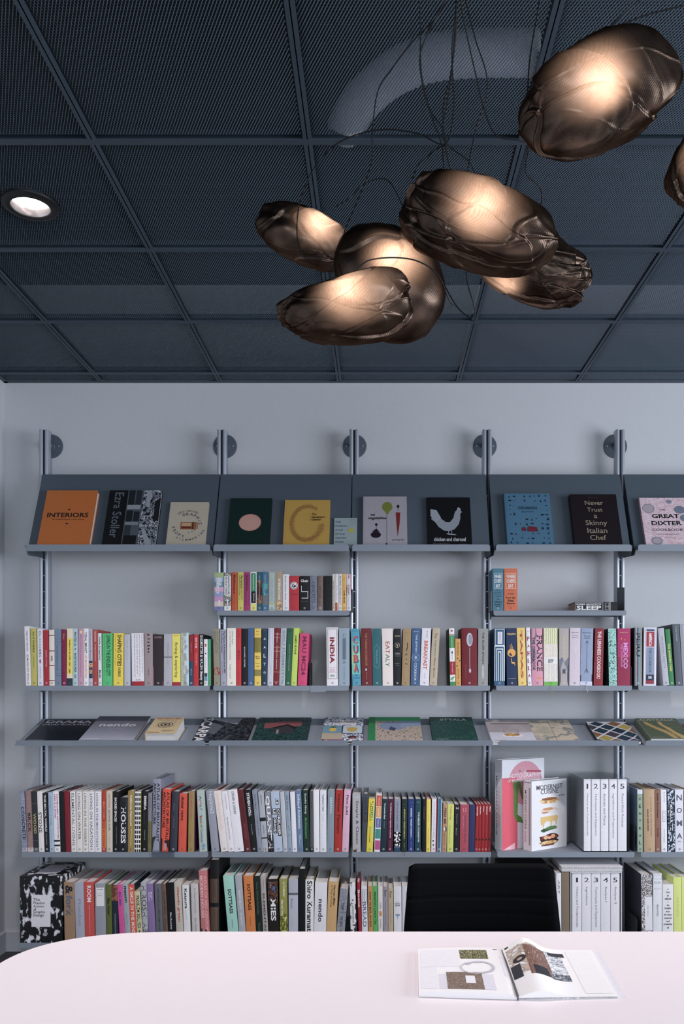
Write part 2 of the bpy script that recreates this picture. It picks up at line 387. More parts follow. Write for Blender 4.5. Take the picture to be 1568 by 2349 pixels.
def rounded(x0, x1, z0, z1, r, top):
    pts = []
    if top:
        pts = [(x0, z0), (x1, z0)]
        for cx, a0 in ((x1-r, 0), (x0+r, 90)):
            for k in range(6): a = math.radians(a0+18*k); pts.append((cx+r*math.cos(a), z1-r+r*math.sin(a)))
    else:
        pts = [(x1, z1), (x0, z1)]
        for cx, a0 in ((x0+r, 180), (x1-r, 270)):
            for k in range(6): a = math.radians(a0+18*k); pts.append((cx+r*math.cos(a), z0+r+r*math.sin(a)))
    return pts
def flat_shelf(bay, ztop, yf, label):
    x0, x1 = BX[bay]; r = empty('book_shelf', label, 'shelf', (0, 0, 0), 'grey metal shelves')
    b = MB(); b.box(x0, x1, yf, RY-.031, ztop-.0016, ztop, STEEL); b.build('plate', r)
    b = MB(); b.prism(rounded(x0, x1, ztop-.0235, ztop+.0005, .010, False), yf-.002, yf, STEEL, 'y'); b.build('front_lip', r)
    b = MB(); b.prism([(x0+.004, ztop-.0016), (x1-.004, ztop-.0016), (x1-.004, ztop-.02), (x0+.004, ztop-.02)], RY-.033, RY-.031, STEELD, 'y'); b.build('rear_lip', r)
    for x in (x0, x1-.0016):
        b = MB(); b.prism([(yf+.03, ztop-.0016), (RY-.031, ztop-.0016), (RY-.031, ztop-.034), (RY-.05, ztop-.034)], x, x+.0016, STEELD, 'x'); b.build('end_bracket', r)
def display_shelf(bay, P0, P1, kind, label):
    """P0 foot, P1 head of the sloping plate as (y, z)"""
    x0, x1 = BX[bay]; r = empty('display_shelf', label, 'shelf', (0, 0, 0), 'sloping grey display shelves')
    d = Vector((P1[0]-P0[0], P1[1]-P0[1])).normalized(); n = Vector((-d.y, d.x)); e = .006
    P0v, P1v = Vector(P0), Vector(P1)
    b = MB(); b.prism([P0v, P1v, P1v-n*.0016, P0v-n*.0016], x0-e, x1+e, STEELD if kind == 'steep' else STEEL, 'x'); b.build('sloping_plate', r)  # steep plates: their shade is painted in as a darker grey than the lip
    lg = .040 if kind == 'steep' else .024
    Q = P0v+n*lg
    if kind == 'steep':
        b = MB(); b.prism([P0v, Q, Q-d*.0016, P0v-d*.0016], x0, x1, STEELD, 'x'); b.build('ledge', r)
        b = MB(); b.prism(rounded(x0, x1, Q.y-.029, Q.y+.003, .011, True), Q.x-.002, Q.x, STEEL, 'y'); b.build('front_lip', r)
    else:
        pl = rounded(x0, x1, -.0016, lg, .011, True); b = MB(); N_ = len(pl)
        vs = [(u, (P0v+n*w_-d*o_).x, (P0v+n*w_-d*o_).y) for o_ in (0, .0016) for u, w_ in pl]
        b.mesh(vs, [tuple(range(N_)), tuple(range(N_, 2*N_))]+[(i, (i+1) % N_, N_+(i+1) % N_, N_+i) for i in range(N_)], STEEL); b.build('front_lip', r)
    for x in (x0-e, x1+e-.0016):
        b = MB()
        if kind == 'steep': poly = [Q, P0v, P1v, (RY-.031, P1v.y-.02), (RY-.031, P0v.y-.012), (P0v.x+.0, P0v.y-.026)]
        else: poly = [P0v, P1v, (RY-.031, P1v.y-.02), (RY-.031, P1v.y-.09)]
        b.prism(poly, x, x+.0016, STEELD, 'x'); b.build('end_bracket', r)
    return d, n
Z2, Z3, Z5, Z6 = CAMZ+161/476, CAMZ-11/487, CAMZ-393/492, CAMZ-601/497
Y2, Y3, Y5, Y6 = 4.08, 3.99, 3.95, 3.91
flat_shelf(1, Z2, Y2, 'short grey shelf holding the small bright books, second bay')
flat_shelf(3, Z2, Y2, 'short grey shelf holding two upright books and one lying')
for k in range(5):
    flat_shelf(k, Z3, Y3, 'grey metal shelf at eye level under upright books, '+BAYS[k])
    flat_shelf(k, Z5, Y5, 'deep grey shelf at chair-back height under tall books, '+BAYS[k])
    flat_shelf(k, Z6, Y6, 'lowest deep grey shelf just above floor, '+BAYS[k])
U0, U1 = (4.03, 2.000), (4.208, 2.402)
L0, L1 = (3.885, 1.081), (4.208, 1.188)
for k in range(5):
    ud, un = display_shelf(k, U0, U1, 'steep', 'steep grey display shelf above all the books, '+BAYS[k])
    ld, ln = display_shelf(k, L0, L1, 'flat', 'gently sloping grey display shelf below eye level, '+BAYS[k])
# ---------------------------------------------------------------- upright books
WHT, BLK, GRY = 'E2E0E6', '14161A', '8E9299'
ROW = {}
SHORT = {}
def run(key, ox, oy, f, yb, zt, yfront, depth, grp, where, data, hide_ends=False, dmark='5A5A62'):
    """data rows: (u0, u1, utop, vtop, colour, short colour, detail, spine elements, {options}) in crop pixels"""
    s = FPX/yfront; n = len(data); prevr = None
    for i, r in enumerate(data):
        u0, u1, ut, vt, col, cname, det, els = r[:8]; op = r[8] if len(r) > 8 else {}
        X0 = (ox+u0/f-VX)/s; X1 = (ox+u1/f-VX)/s; dx = (ut-u0)/f/s; hh = (yb-vt)/f/s
        ang = math.atan2(dx, hh); L = math.hypot(dx, hh); w = (X1-X0)*math.cos(ang)*.982
        prev = data[i-1][5] if i else None; nxt = data[i+1][5] if i < n-1 else None
        if 'label' in op: lab = op['label']
        else:
            bt = f'between {prev} and {nxt}' if prev and nxt else ('at left end' if nxt else 'at right end')
            lab = f'{cname} book {det}, {bt}, {where}'
            if len(lab.replace('-', ' ').split()) > 15: lab = f'{cname} book {det}, {bt}'
            if len(lab.split()) > 16: lab = f'{cname} book {det}, {where}'
        d = op.get('d', depth*(1+.04*math.sin(i*2.3)))
        els = list(els)
        mk = op.get('mark', None)
        if mk is None:
            lum = sum(lin(col if isinstance(col, str) else '888888')); mk = 'C8C8CE' if lum < .5 else '55565E'
        if mk: els += mark(mk, w, L)
        bo = book(lab, w, d, L, op.get('mat', col), els, group=grp, edge=op.get('edge', 'ECE8E6'), bulge=op.get('bulge', .0012), soft=op.get('soft', w < .012), side=op.get('side'), face=op.get('face', ()))
        yy = yfront+.004+.0015*math.sin(i*1.7)+op.get('dy', 0)
        bo.rotation_euler = (0, ang, 0)
        pz = zt+.0004
        m = math.tan(ang); q = hh if not prevr else min(hh, prevr[2])
        if prevr: X0 += max(0, prevr[0]-X0+.0002, prevr[0]+prevr[1]*q-X0-m*q+.0002)
        prevr = (X0+w/math.cos(ang), m, hh)
        bo.location = (X0, yy, pz) if ang < 0 else (X0+w*math.sin(ang)*m, yy, pz+w*math.sin(ang))
        if op.get('ribbon'):
            c_, l_ = op['ribbon']; rb = MB(); tube(rb, [(w*.5, .004, .001), (w*.5, -.010, .001), (w*.5, -.014, -.012), (w*.45, -.015, -l_*.5), (w*.6, -.0145, -l_)], .0011, mat(c_, .6, gain=1), 5); rb.build('bookmark_ribbon', bo)
G2 = 'books on the short shelves'
run('2b', 480, 1280, 4.48, 538, Z2, Y2, .132, G2, 'highest book shelf, second bay', [
 (50,146,50,145,'A0B478','pastel','in striped blocks',[B(.13,.24,'8CA4C8'),B(.24,.38,'4F86A0'),B(.38,.50,'D8A0C0'),B(.50,.63,'8E98BC'),B(.63,.76,'C08CB8'),B(.76,.89,'CDB9AE'),B(.89,1,'7278A8'),B(.14,.34,'E4E4EA',.52,.78),B(.14,.55,'E4E4EA',.24,.50),B(.72,.88,'D8D8E0',.45,.6),V('A TOUR',BLK,.16,.32,.65,.14),V('SPACE OF HOUSES',BLK,.16,.53,.37,.14)]),
 (150,220,150,145,'E0E0E6','white','over a mosaic',[B(0,.09,pattern('mosaic',['C86428','2E8C8C','E2E2E8','A03878','1E2832','7CB43C','3C78C8'],300,kind='cells')),B(.60,.88,pattern('mosaic',['C86428','2E8C8C','E2E2E8','A03878','1E2832','7CB43C','3C78C8'],300,kind='cells')),V('NANOTECTURE',BLK,.10,.58,.68,.26,1),V('TINY BUILT THINGS',BLK,.10,.58,.30,.2,1),B(.70,.86,'D8D8DE',.4,.6)]),
 (227,289,227,143,'C8501C','orange','with black capital M',[F(.03,.86,'7A2C10',.15,.88,.03),V('Mobitecture',BLK,.07,.56,.5,.42,1),V('Architecture on the Move','6A2810',.6,.82,.5,.16)]),
 (291,351,291,143,'C8BE46','mustard yellow','with framed title',[F(.06,.72,'3C3A18',.2,.85,.04),V('Pet-tecture',BLK,.09,.42,.65,.34,1),V('Design for Pets','3C3A18',.44,.68,.6,.3),V('Architecture for animals','5A5620',.09,.6,.32,.14)]),
 (354,415,354,140,'A83070','magenta','with framed title',[F(.06,.85,'4A1232',.18,.85,.04),V('Bubbletecture','1C0A14',.09,.50,.55,.34,1),V('Inflatable Architecture','4A1232',.52,.82,.5,.16)]),
 (419,486,419,140,'E4E2E4','white','with green and yellow blocks',[B(.03,.50,'1E8A5A',.12,.86),B(.50,.80,BLK,.12,.86),B(.82,1,'E8D860',.06,.94),V('Destination Art','E8F0EC',.07,.46,.5,.2,1),V('500 Artworks','D8D8D8',.55,.76,.55,.2)]),
 (490,538,490,140,'1C5C68','dark teal','with brown photo',[B(.22,.82,pattern('lake_photo',['6E5838','3C2A1C','5A2018','8C6A38'],60,sharp=False)),B(.40,.60,'481418'),V('Destination Architecture','D8D8D8',.1,.75,.5,.16)]),
 (542,599,542,138,'3C6E90','steel blue','with grey lower photo',[B(.30,.60,pattern('sea_photo',['2A6470','4A9C98','2C5A80'],60,sharp=False)),B(.60,.85,'6C7078'),V('Wild Pools and Swimming','D0D8E0',.08,.6,.5,.2)]),
 (604,681,604,142,'B4C0C0','pale grey-green','with ornamental green frame',[F(.02,.98,'3C7A54',.06,.94,.05),F(.09,.80,'5A8C6C',.2,.8,.03),F(.05,.85,'C8B83C',.12,.88,.02),V('CHINESE GARDENS',GRY,.12,.75,.5,.3),B(.80,.84,'C8B83C',.3,.7)]),
 (683,749,683,137,'B0987C','tan','with pale block letters',[V('INTERNATIONAL','E8E4DC',.18,.74,.5,.40,1),B(.76,.97,pattern('tan_photo',['C8946C','8A6848','D8B890'],70,sharp=False),.1,.9)]),
 (751,819,751,163,'E4E2E6','white','with plain narrow grey title',[V('Flower Colour Guide',BLK,.05,.70,.45,.22),V('Phaidon',GRY,.76,.87,.45,.14)],{'dy':.003}),
 (822,922,822,180,'C02430','red','with circled white G',[E(.47,.28,.40,.40,'E4E2E4'),E(.47,.28,.35,.35,'141014'),E(.47,.28,.30,.30,'E4E2E4'),E(.47,.28,.2,.2,'141014'),E(.47,.28,.12,.12,'E4E2E4'),B(.20,.27,'E4E2E4',.5,.7),B(.27,.32,'141014',.45,.66),Hh('Guinness','7A1418',.53,.7)]),
 (926,1029,926,180,'0B0D10','black','with white outlined seat drawing',[Hh('Chair','E4E4E4',.14,.8,bold=1),B(.28,.46,'D8D8D8',.16,.21),B(.44,.46,'D8D8D8',.18,.85),B(.46,.64,'D8D8D8',.8,.85),B(.63,.65,'D8D8D8',.2,.85),Hh('500 Designs That Matter','8A8A8A',.73,.75)]),
 (1033,1106,1033,180,'74788A','slate grey','with raised stone title',[V('CONCRETE','3C4050',.17,.78,.5,.5),B(.20,.206,'585C6C'),B(.43,.436,'585C6C'),B(.87,.876,'585C6C')],{'mat':pattern('grey_concrete',['6E7284','7C8092','666A7A'],200,sharp=False)}),
 (1110,1169,1110,180,'6E5A54','speckled brown','with faint title',[B(.87,1,'7A6A66'),V('BRICK','5C4640',.3,.66,.5,.4)],{'mat':pattern('brown_speckle',['4C3830','7A655C','5E4A42'],500,sharp=False)}),
 (1173,1260,1173,180,'0A0A0D','plain black','without any title',[V('BLACK','131317',.3,.6,.5,.3)],{'mark':'15151A'}),
 (1263,1289,1263,160,'DCD2C4','narrow cream','with dotted black title',[V('THE DESIGN OF EVERYDAY SPACES',BLK,.18,.95,.5,.3,1)],{'mark':0}),
 (1291,1325,1291,160,'DDDAE0','narrow grey-white','with orange foot',[B(.78,1,'C4561C',.05,.75),V('Italo Rota',GRY,.32,.7,.55,.25)]),
 (1328,1360,1328,160,'DCD6D0','narrow white','with black and red title',[V('MATERIAL WORLD',BLK,.06,.60,.5,.4,1),V('NOW','B03030',.62,.85,.5,.4,1)]),
 (1363,1407,1363,160,'E0B04C','narrow amber','with small brown title',[V('SOME MORE','3A2C14',.44,.80,.5,.4,1),V('here and','7A5A20',.1,.4,.5,.25)]),
 (1409,1455,1409,162,'D8D4DC','narrow white','with red diagonal corner',[Pg([(0,.35),(.5,0),(1,0),(1,.52),(0,.6)],'A81C2C'),V('TODAY',BLK,.28,.58,.45,.35,1),V('architecture',GRY,.62,.85,.4,.2)]),
])
run('2d', 1100, 1280, 3.35, 393, Z2, Y2, .130, G2, 'highest book shelf, fourth bay', [
 (99,184,99,68,'3E7488','thick blue','with boxed white title',[F(.11,.48,'D8E4E8',.14,.88,.03),Hh('WHERE','E8F0F0',.19,.6,bold=1,ht=.085),Hh('CHEFS','E8F0F0',.30,.6,bold=1,ht=.085),Hh('EAT','E8F0F0',.41,.4,bold=1,ht=.085),Hh('A GUIDE','16303C',.52,.4),Hh('RESTAURANTS','16303C',.57,.65),Hh('AROUND THE','16303C',.61,.6),Hh('WORLD','16303C',.66,.5),Hh('The','10202A',.73,.25,bold=1),Hh('Ultimate','10202A',.79,.65,bold=1),Hh("Insider's",'10202A',.85,.6,bold=1),Hh('Guide','10202A',.9,.4,bold=1)],{'d':.13,'label':'thick blue food guide standing beside orange twin, white boxed title'}),
 (188,292,188,68,'D0683C','thick orange','with boxed title',[F(.11,.48,'F0D0C0',.12,.88,.03),Hh('WHERE','F0E0D8',.19,.6,bold=1,ht=.085),Hh('CHEFS','F0E0D8',.30,.6,bold=1,ht=.085),Hh('EAT','F0E0D8',.41,.36,bold=1,ht=.085),Hh('NEW EDITION','7A2C14',.52,.4),Hh('A Guide','30140C',.60,.5,bold=1),Hh('from the','30140C',.69,.72,bold=1),Hh('Real','30140C',.76,.42,bold=1),Hh('Experts','30140C',.83,.6,bold=1),B(.89,.893,'7A2C14',.15,.85)],{'d':.13,'label':'thick orange food guide standing beside blue twin, boxed title'}),
])
# the book lying flat
lw = .105; ssleep = FPX/Y2; x0 = (1100+733/3.35-VX)/ssleep; x1 = (1100+1062/3.35-VX)/ssleep; th_ = 68/3.35/ssleep
bo = book('black book lying flat, big white title on spine, beside metal bookend', th_, .15, x1-x0, '0B0D10',
    [F(.005,.66,'C8C8C8',.06,.94,.03),B(.66,.69,'26303A'),F(.71,.80,'B8B8B8',.1,.9,.03),B(.81,.84,'8A8A8A'),V('WHERE ARCHITECTS','E4E4E4',.03,.62,.74,.16,1),V('SLEEP','E8E8E8',.04,.62,.34,.48,1),V('A4','8A8A8A',.72,.79,.5,.3)], edge='B89C98', side='0B0D10', group=G2)
bo.matrix_world = Matrix(((0, 0, -1, x1), (0, 1, 0, Y2+.012), (1, 0, 0, Z2+.0004), (0, 0, 0, 1)))
G3 = 'books on the eye-level shelves'; W3 = 'eye-level shelf, '
run('3a', 40, 1400, 3.41, 594, Z3, Y3, .19, G3, W3+'first bay', [
 (64,104,51,130,'DCDAE0','white','with spaced black capitals',[V('THE POT BOOK',BLK,.07,.42,.5,.3),V('EDMUND DE WAAL',BLK,.48,.93,.5,.3)],{'d':.22}),
 (106,151,99,147,'B8B04A','olive yellow','with black title',[V('DO IT YOURSELF',BLK,.06,.42,.5,.3,1),V('Thomas Barnthaler','5A5620',.47,.68,.5,.18)]),
 (157,201,152,150,'D4D4DC','pale grey','with purple leaf',[V('BLOOMS','6A6A78',.04,.50,.5,.35),E(.5,.57,.16,.4,'8C5A86'),V('CONTEMPORARY FLORAL',GRY,.66,.88,.5,.25)]),
 (206,246,199,160,'A82030','crimson','with small white title',[V('JAPAN STYLE','E0C8CC',.36,.66,.5,.28)]),
 (247,289,244,158,'D8D2C8','cream','crossed by dark red lines',[B(.09,.105,'702028'),B(.37,.385,'702028'),B(.63,.645,'702028'),B(.9,.915,'702028'),V('WA',BLK,.46,.56,.5,.4,1)]),
 (291,342,289,150,'6C8098','dusty blue','with ruled lines',[B(.17,.175,'40506A'),B(.23,.235,'40506A'),B(.72,.725,'40506A'),B(.78,.785,'40506A'),B(.82,.825,'40506A'),V('The Iconic British House','40506A',.27,.7,.4,.25)]),
 (347,383,343,157,'7E1440','burgundy','with faint gold title',[V('Star','B89848',.07,.18,.5,.4),V('architecture of light','A04468',.42,.75,.5,.2)]),
 (384,430,385,147,'E4CC3C','yellow and cream','with navy foot',[B(0,.17,'E0CEB0'),B(.87,1,'1E3448'),B(.80,.87,'E0CEB0'),V('Designed in the USSR',BLK,.2,.56,.5,.28,1),V('1950 * 1989',BLK,.58,.78,.5,.28,1)]),
 (432,469,430,147,'A4C4D0','light blue','with starred black title',[V('PRINTED IN',BLK,.06,.30,.5,.45,1),E(.5,.36,.14,.14,BLK),V('NORTH KOREA',BLK,.43,.77,.5,.45,1),B(.8,.87,'7090A0',.3,.7)]),
 (472,514,474,147,'C090A8','mauve','with small round emblem',[E(.5,.06,.25,.25,'E0D070'),V('Made in North Korea: Graphics from Everyday Life','7A3C64',.11,.85,.5,.22)]),
 (517,556,516,147,'E0DCDC','white','with black and pink title',[V('VISUAL IMPACT',BLK,.06,.43,.45,.5,1),V('LIZ MCQUISTON','E08070',.46,.86,.45,.5,1)]),
 (559,586,557,150,'B0B0C4','lilac','with small food photo',[B(.56,.93,'2A3C5C'),B(.60,.68,pattern('bun_photo',['B07838','E0C090','5A3818'],160)),B(.72,.79,'B89058',.1,.9),B(.87,1,'B8B8C8'),V('The Gourmet Museum','5A5A6C',.04,.55,.5,.3)]),
 (588,627,586,155,'A84038','brick red','with pale slanted title',[V('CALIFORNIA','E0B8A8',.02,.22,.5,.4),V('Designing Freedom','E0B8A8',.26,.56,.5,.35)]),
 (631,658,627,183,'D8D8DC','slim white','with black serif title',[V('Hella Jongerius',BLK,.07,.52,.5,.5,1),V('Misfit',BLK,.70,.86,.5,.5,1)]),
 (663,743,663,185,'3CB868','bright green','with thick black title',[V('LIVING IN THE ENDLESS CITY','10301C',.03,.82,.60,.40,1),V('The Urban Age Project by the London School','14502C',.03,.80,.22,.08)],{'d':.21}),
 (747,827,749,183,'E4CC58','golden yellow','with thick black title',[V('SHAPING CITIES',BLK,.03,.63,.60,.40,1),V('IN AN URBAN AGE',BLK,.65,.83,.60,.3,1),V('Edited by the editors of the series','6A5C20',.03,.62,.2,.08)],{'mat':pattern('yellow_speckle',['E8D05C','DCC450','E4CC58'],60,sharp=False)}),
 (832,881,832,193,'B0B4BE','silver grey','with hardly legible title',[V('The Silver Lining','8A8E98',.1,.5,.5,.22)]),
 (895,991,889,183,'DAD9E0','broad white','with paragraph and red foot',[B(.92,1,'A01C2C'),V('Visual dynamite. What has art to do with the',BLK,.02,.76,.86,.10),V('what is? The art of looking sideways, how to turn','903040',.02,.83,.66,.10),V('looks into ideas. When does one add up to?',BLK,.02,.78,.46,.10),V('Why not sit with your back to the view? look at the',BLK,.02,.84,.26,.10),Hh('ALAN','A03040',.89,.4)],{'mark':0}),
 (993,1059,991,183,'98888A','taupe','with small black silhouettes',[B(.02,.05,'2A2426',.35,.6),B(.10,.12,'2A2426',.4,.7),B(.16,.19,'2A2426',.4,.6),B(.23,.25,'2A2426',.35,.7),E(.5,.30,.1,.14,'2A2426'),E(.5,.36,.1,.1,'2A2426'),V('Nature Study',GRY,.45,.6,.5,.2),V('PHAIDON','4A4044',.68,.8,.5,.15)]),
 (1060,1139,1060,193,'2A2228','charcoal','with pink diagonal foot',[Pg([(0,.62),(1,.93),(1,1),(0,1)],'C04C68'),B(.05,.053,'C04C68',.05,.9),Hh('Louis Kahn','C8C8C8',.05,.7),Hh('the power of architecture','C05070',.08,.8)]),
 (1142,1208,1143,190,'A8A9B2','pearl grey','with single dark line',[B(.44,.453,'33343C'),V('THE MODERN GARDEN OF LIGHT','A06878',.15,.60,.5,.12)]),
 (1211,1275,1209,190,'E8D440','lemon yellow','with handwritten scrawl',[B(.93,1,'A02030'),Hh('ALAN','A07020',.03,.6),V('flirting & exploring','2A2410',.16,.84,.45,.45)],{'mark':0}),
 (1278,1340,1275,180,'B8BFC0','iridescent','with olive middle glow',[V('John Pawson','E0E4E8',.06,.40,.4,.35),V('Spectrum','D8D8F0',.52,.78,.5,.35)],{'mat':pattern('iridescent',['A9B8B4','A8A070','8C8CB8','B4D0CC'],3.6,(1,1,6),'wave',sharp=False)}),
 (1342,1373,1341,195,'8C1A26','maroon','with navy lower half',[B(.52,1,'1E4460'),V('Hidden Gems','C08088',.16,.35,.5,.3),V('Art',"B0C0D0",.66,.8,.5,.3)]),
 (1375,1416,1376,195,'C02028','scarlet','with small white title',[V('HOW TO SEE','E8D8D8',.06,.26,.5,.35,1),V('George Nelson','E0A8A8',.36,.60,.5,.25)]),
 (1419,1454,1418,192,'101216','black','with crowded white letters',[V('SAGMEISTER & WALSH: Beauty','D8D8DC',.02,.9,.5,.8,1)]),
 (1457,1486,1456,230,'DCDCE2','small white','with heart emblem',[B(.1,.16,'B05030',.25,.7),E(.5,.31,.16,.2,BLK),V('Phaidon',GRY,.4,.62,.5,.2),B(.73,.80,'1E3A50',.1,.9),B(.8,.9,'5C90A8',.1,.9)],{'d':.17}),
 (1488,1511,1488,230,'28A070','small green','with yellow lower half',[Pg([(0,.45),(1,.38),(1,1),(0,1)],'D8C040')],{'d':.17}),
 (1513,1524,1513,230,'0E1418','slim black','without title',[],{'d':.17,'mark':0}),
])
run('3b', 480, 1280, 4.48, 1299, Z3, Y3, .20, G3, W3+'second bay', [
 (45,111,35,712,'8C8870','olive grey','with red disc',[E(.55,.75,.55,.62,'A02420'),V('Adventures in Architecture','3C3A28',.05,.45,.75,.14),V('Houses of Maxwell','3C3A28',.05,.42,.45,.14),V('Atelier','3C3A28',.04,.3,.18,.14)]),
 (114,177,106,722,'9A9CB0','lavender grey','with two-line black title',[V('The Future of Architecture Since 1889',BLK,.02,.78,.7,.30,1),V('A Worldwide History',BLK,.02,.42,.28,.28,1),V('Jean-Louis Cohen','44464E',.56,.8,.28,.16)]),
 (180,274,179,708,'E0DACC','broad cream','with two slim title lines',[V('Dieter Rams','3C3C3C',.05,.28,.62,.14),V('As Little Design as Possible','3C3C3C',.05,.55,.34,.14),V('Sophie Lovell','3C3C3C',.63,.87,.34,.14)]),
 (276,327,276,710,'C42830','red','with faint maroon lettering',[V('WARHOL','8C1820',.03,.17,.5,.3),V('RED BOX','5A1014',.38,.55,.5,.3,1),V('PHAIDON','8C1820',.74,.9,.5,.14)]),
 (330,392,330,712,'0C0E12','black','with spaced white name',[V('RICHARD SAPPER','B8BAC0',.32,.68,.5,.22,1)]),
 (395,457,395,708,'3A5C88','denim blue','with faint red title',[V('GERMAN DESIGN','5C4C78',.07,.30,.5,.2)]),
 (462,532,462,712,'E0C03C','yellow','with olive photo bands',[B(.16,.42,pattern('olive_photo',['5C5420','7A7028'],20,sharp=False)),B(.72,.83,'8A7E34'),Hh('Boris','3A3410',.05,.5),Hh('Marcel Breuer','2A2608',.10,.6),Hh('Mario','3A3410',.49,.6),Hh('Bellini','3A3410',.52,.6),Hh('Furniture','4A4414',.61,.65),Hh('& Space','4A4414',.66,.6)]),
 (538,595,540,712,'1C3850','navy','with spaced upright capitals',[Hh(c,'C0D0DC',.18+.148*k,.42,bold=1) for k, c in enumerate('AALTO')]+[Hh('ALVAR','7890A0',.03,.5)]),
 (590,650,600,708,'C6C8D0','brushed silver','with diagonal scratches',[V('Design Process',GRY,.62,.82,.5,.12)],{'mat':pattern('scratched',['BFC1CA','CFD1D8','B6B8C2'],24,(1,1,.3),'wave',sharp=False),'ribbon':('D8D8E0',.010)}),
 (651,713,667,708,'781820','dark red','with crossed gold strokes',[B(.10,.107,'C8905C'),B(.16,.167,'C8905C'),B(.33,.337,'C8905C'),B(.40,.407,'C8905C'),B(.76,.767,'C8905C'),B(.93,.933,'B09090'),V('Sottsass - Collective Intuition','D8C0B8',.08,.72,.5,.25)],{'mark':'D8C0C0'}),
 (716,776,734,708,'A4AEB6','light grey','with hollow grey letters',[V('SOU FUJIMOTO','707A84',.05,.93,.5,.55)]),
 (779,836,801,710,'1E5C40','forest green','with small white title',[V('IS','0C2C1C',.02,.06,.5,.5,1),V('Jasper Morrison  Everything but the Walls','A8C8B0',.28,.74,.5,.18)]),
 (838,896,864,708,'B4D040','lime','with black title, tall',[V('JAMES IRVINE','283010',.12,.46,.45,.42,1)],{'d':.23}),
 (905,1001,929,762,'D03C70','hot pink','with huge maroon title',[V('MAU MC24','6C1838',.06,.80,.55,.46,1)],{'mark':'A02850'}),
])
run('3b2', 480, 1280, 4.48, 1299, Z3, Y3, .20, G3, W3+'beside the gap', [
 (1206,1325,1201,700,'DCDAE4','broad white','with red framed capitals',[F(.03,.88,'B03040',.13,.88,.02),F(.02,.89,'2A7048',.07,.94,.02),V('INDIA','B03838',.17,.62,.5,.42,1),V('INDIA','7A2028',.175,.62,.46,.30,1),B(.69,.693,'B03040',.15,.86),B(.77,.773,'B03040',.15,.86),Hh('COOK','C06878',.72,.45),Hh('BOOK','C06878',.75,.45),Hh('1961','308058',.83,.4,bold=1)]),
 (1331,1441,1330,708,'8CA0AE','grey-blue','with wide thin capitals',[Hh(c,'5A6C7A',.13+.115*k,.32) for k, c in enumerate('CHINA')]+[V('THE COOKBOOK','70828E',.66,.9,.5,.16)]),
])
run('3c', 730, 1400, 3.92, 660, Z3, Y3, .19, G3, W3+'third bay', [
 (306,384,291,148,'3C98B0','turquoise','with stacked red letters',[B(.22,.80,pattern('cuba_glow',['C8CC6C','8CC49C','5AB0B0'],12,sharp=False))]+[x for k, c in enumerate('CUBA') for x in (Hh(c,'1C4C7C',.205+.165*k,.56,.55,1,.15),Hh(c,'D84438',.20+.165*k,.50,.46,1,.14))]+[Hh('The','1C4C7C',.82,.4),Hh('Cookbook','1C4C7C',.865,.8,bold=1),Hh('PHAIDON','2A7890',.04,.6)]),
 (388,484,381,145,'6A1A20','oxblood','with gold small capitals',[V('THE TURKISH COOKBOOK','A8804C',.08,.66,.48,.2),E(.45,.72,.08,.12,'B0B8D0'),V('Musa Dagdeviren','A8804C',.77,.9,.48,.12)]),
 (489,569,482,147,'1A6068','deep teal','with hexagon emblem',[Pg([(.5,.28),(.8,.34),(.8,.345),(.5,.287),(.2,.345),(.2,.34)],'6CA8AC'),B(.34,.65,'6CA8AC',.19,.21),B(.34,.65,'6CA8AC',.79,.81),Pg([(.5,.70),(.8,.65),(.8,.645),(.5,.693),(.2,.645),(.2,.65)],'6CA8AC'),V('THAILAND','5C9CA0',.36,.62,.5,.25)]),
 (577,674,572,147,'DDD3CC','cream','with red-green serif capitals',[V('EAT','A03830',.23,.44,.5,.38),V('ALY','3C6C48',.45,.67,.5,.38)]),
 (679,741,679,147,'0C1218','black','with ringed goblet emblem',[Hh('Symbol','B8A888',.13,.75,bold=1),E(.48,.29,.36,.36,'B8B0A0'),E(.48,.29,.32,.32,'0C1218'),Pg([(.3,.27),(.68,.27),(.5,.31)],'C8B078'),B(.30,.33,'C8B078',.46,.52),Hh('Cocktails','B0B0A8',.43,.7,bold=1),Hh('from famous','A0A098',.455,.75),Hh('the world','A0A098',.48,.6),Hh('PHAIDON','A0A098',.61,.6),Hh('collection','A0A098',.64,.5)]),
 (747,822,762,147,'A0845A','golden tan','with woven grid print',[F(.07,.90,'7C6440',.2,.8,.02)]+[Hh(c,'3C2C18',.31+.077*k,.24) for k, c in enumerate('JAPAN')]),
 (828,909,842,145,'365A84','mid blue','with ringed emblem middle',[Hh('EDITION','C0CCDC',.06,.6),V('THE JEWISH','C8D4E0',.10,.42,.5,.26),E(.5,.51,.42,.42,'8CA4C0'),E(.5,.51,.38,.38,'365A84'),E(.5,.51,.16,.22,'8CA4C0'),V('COOKBOOK','C8D4E0',.60,.92,.5,.26)]),
 (911,994,931,145,'D6D4DC','white','with orange-red capitals',[V('BREAKFAST','C0583C',.22,.72,.5,.42,1),V('THE COOKBOOK','5A5A64',.04,.17,.6,.12),V('Emily',GRY,.79,.88,.5,.14)]),
 (998,1066,1027,143,'B4A68C','beige','with green word Vegetarian',[V('The','6C2C20',.09,.18,.5,.36),V('Vegetarian','4A7C44',.20,.50,.5,.36),V('Silver Spoon','5A2820',.52,.86,.5,.34)]),
])
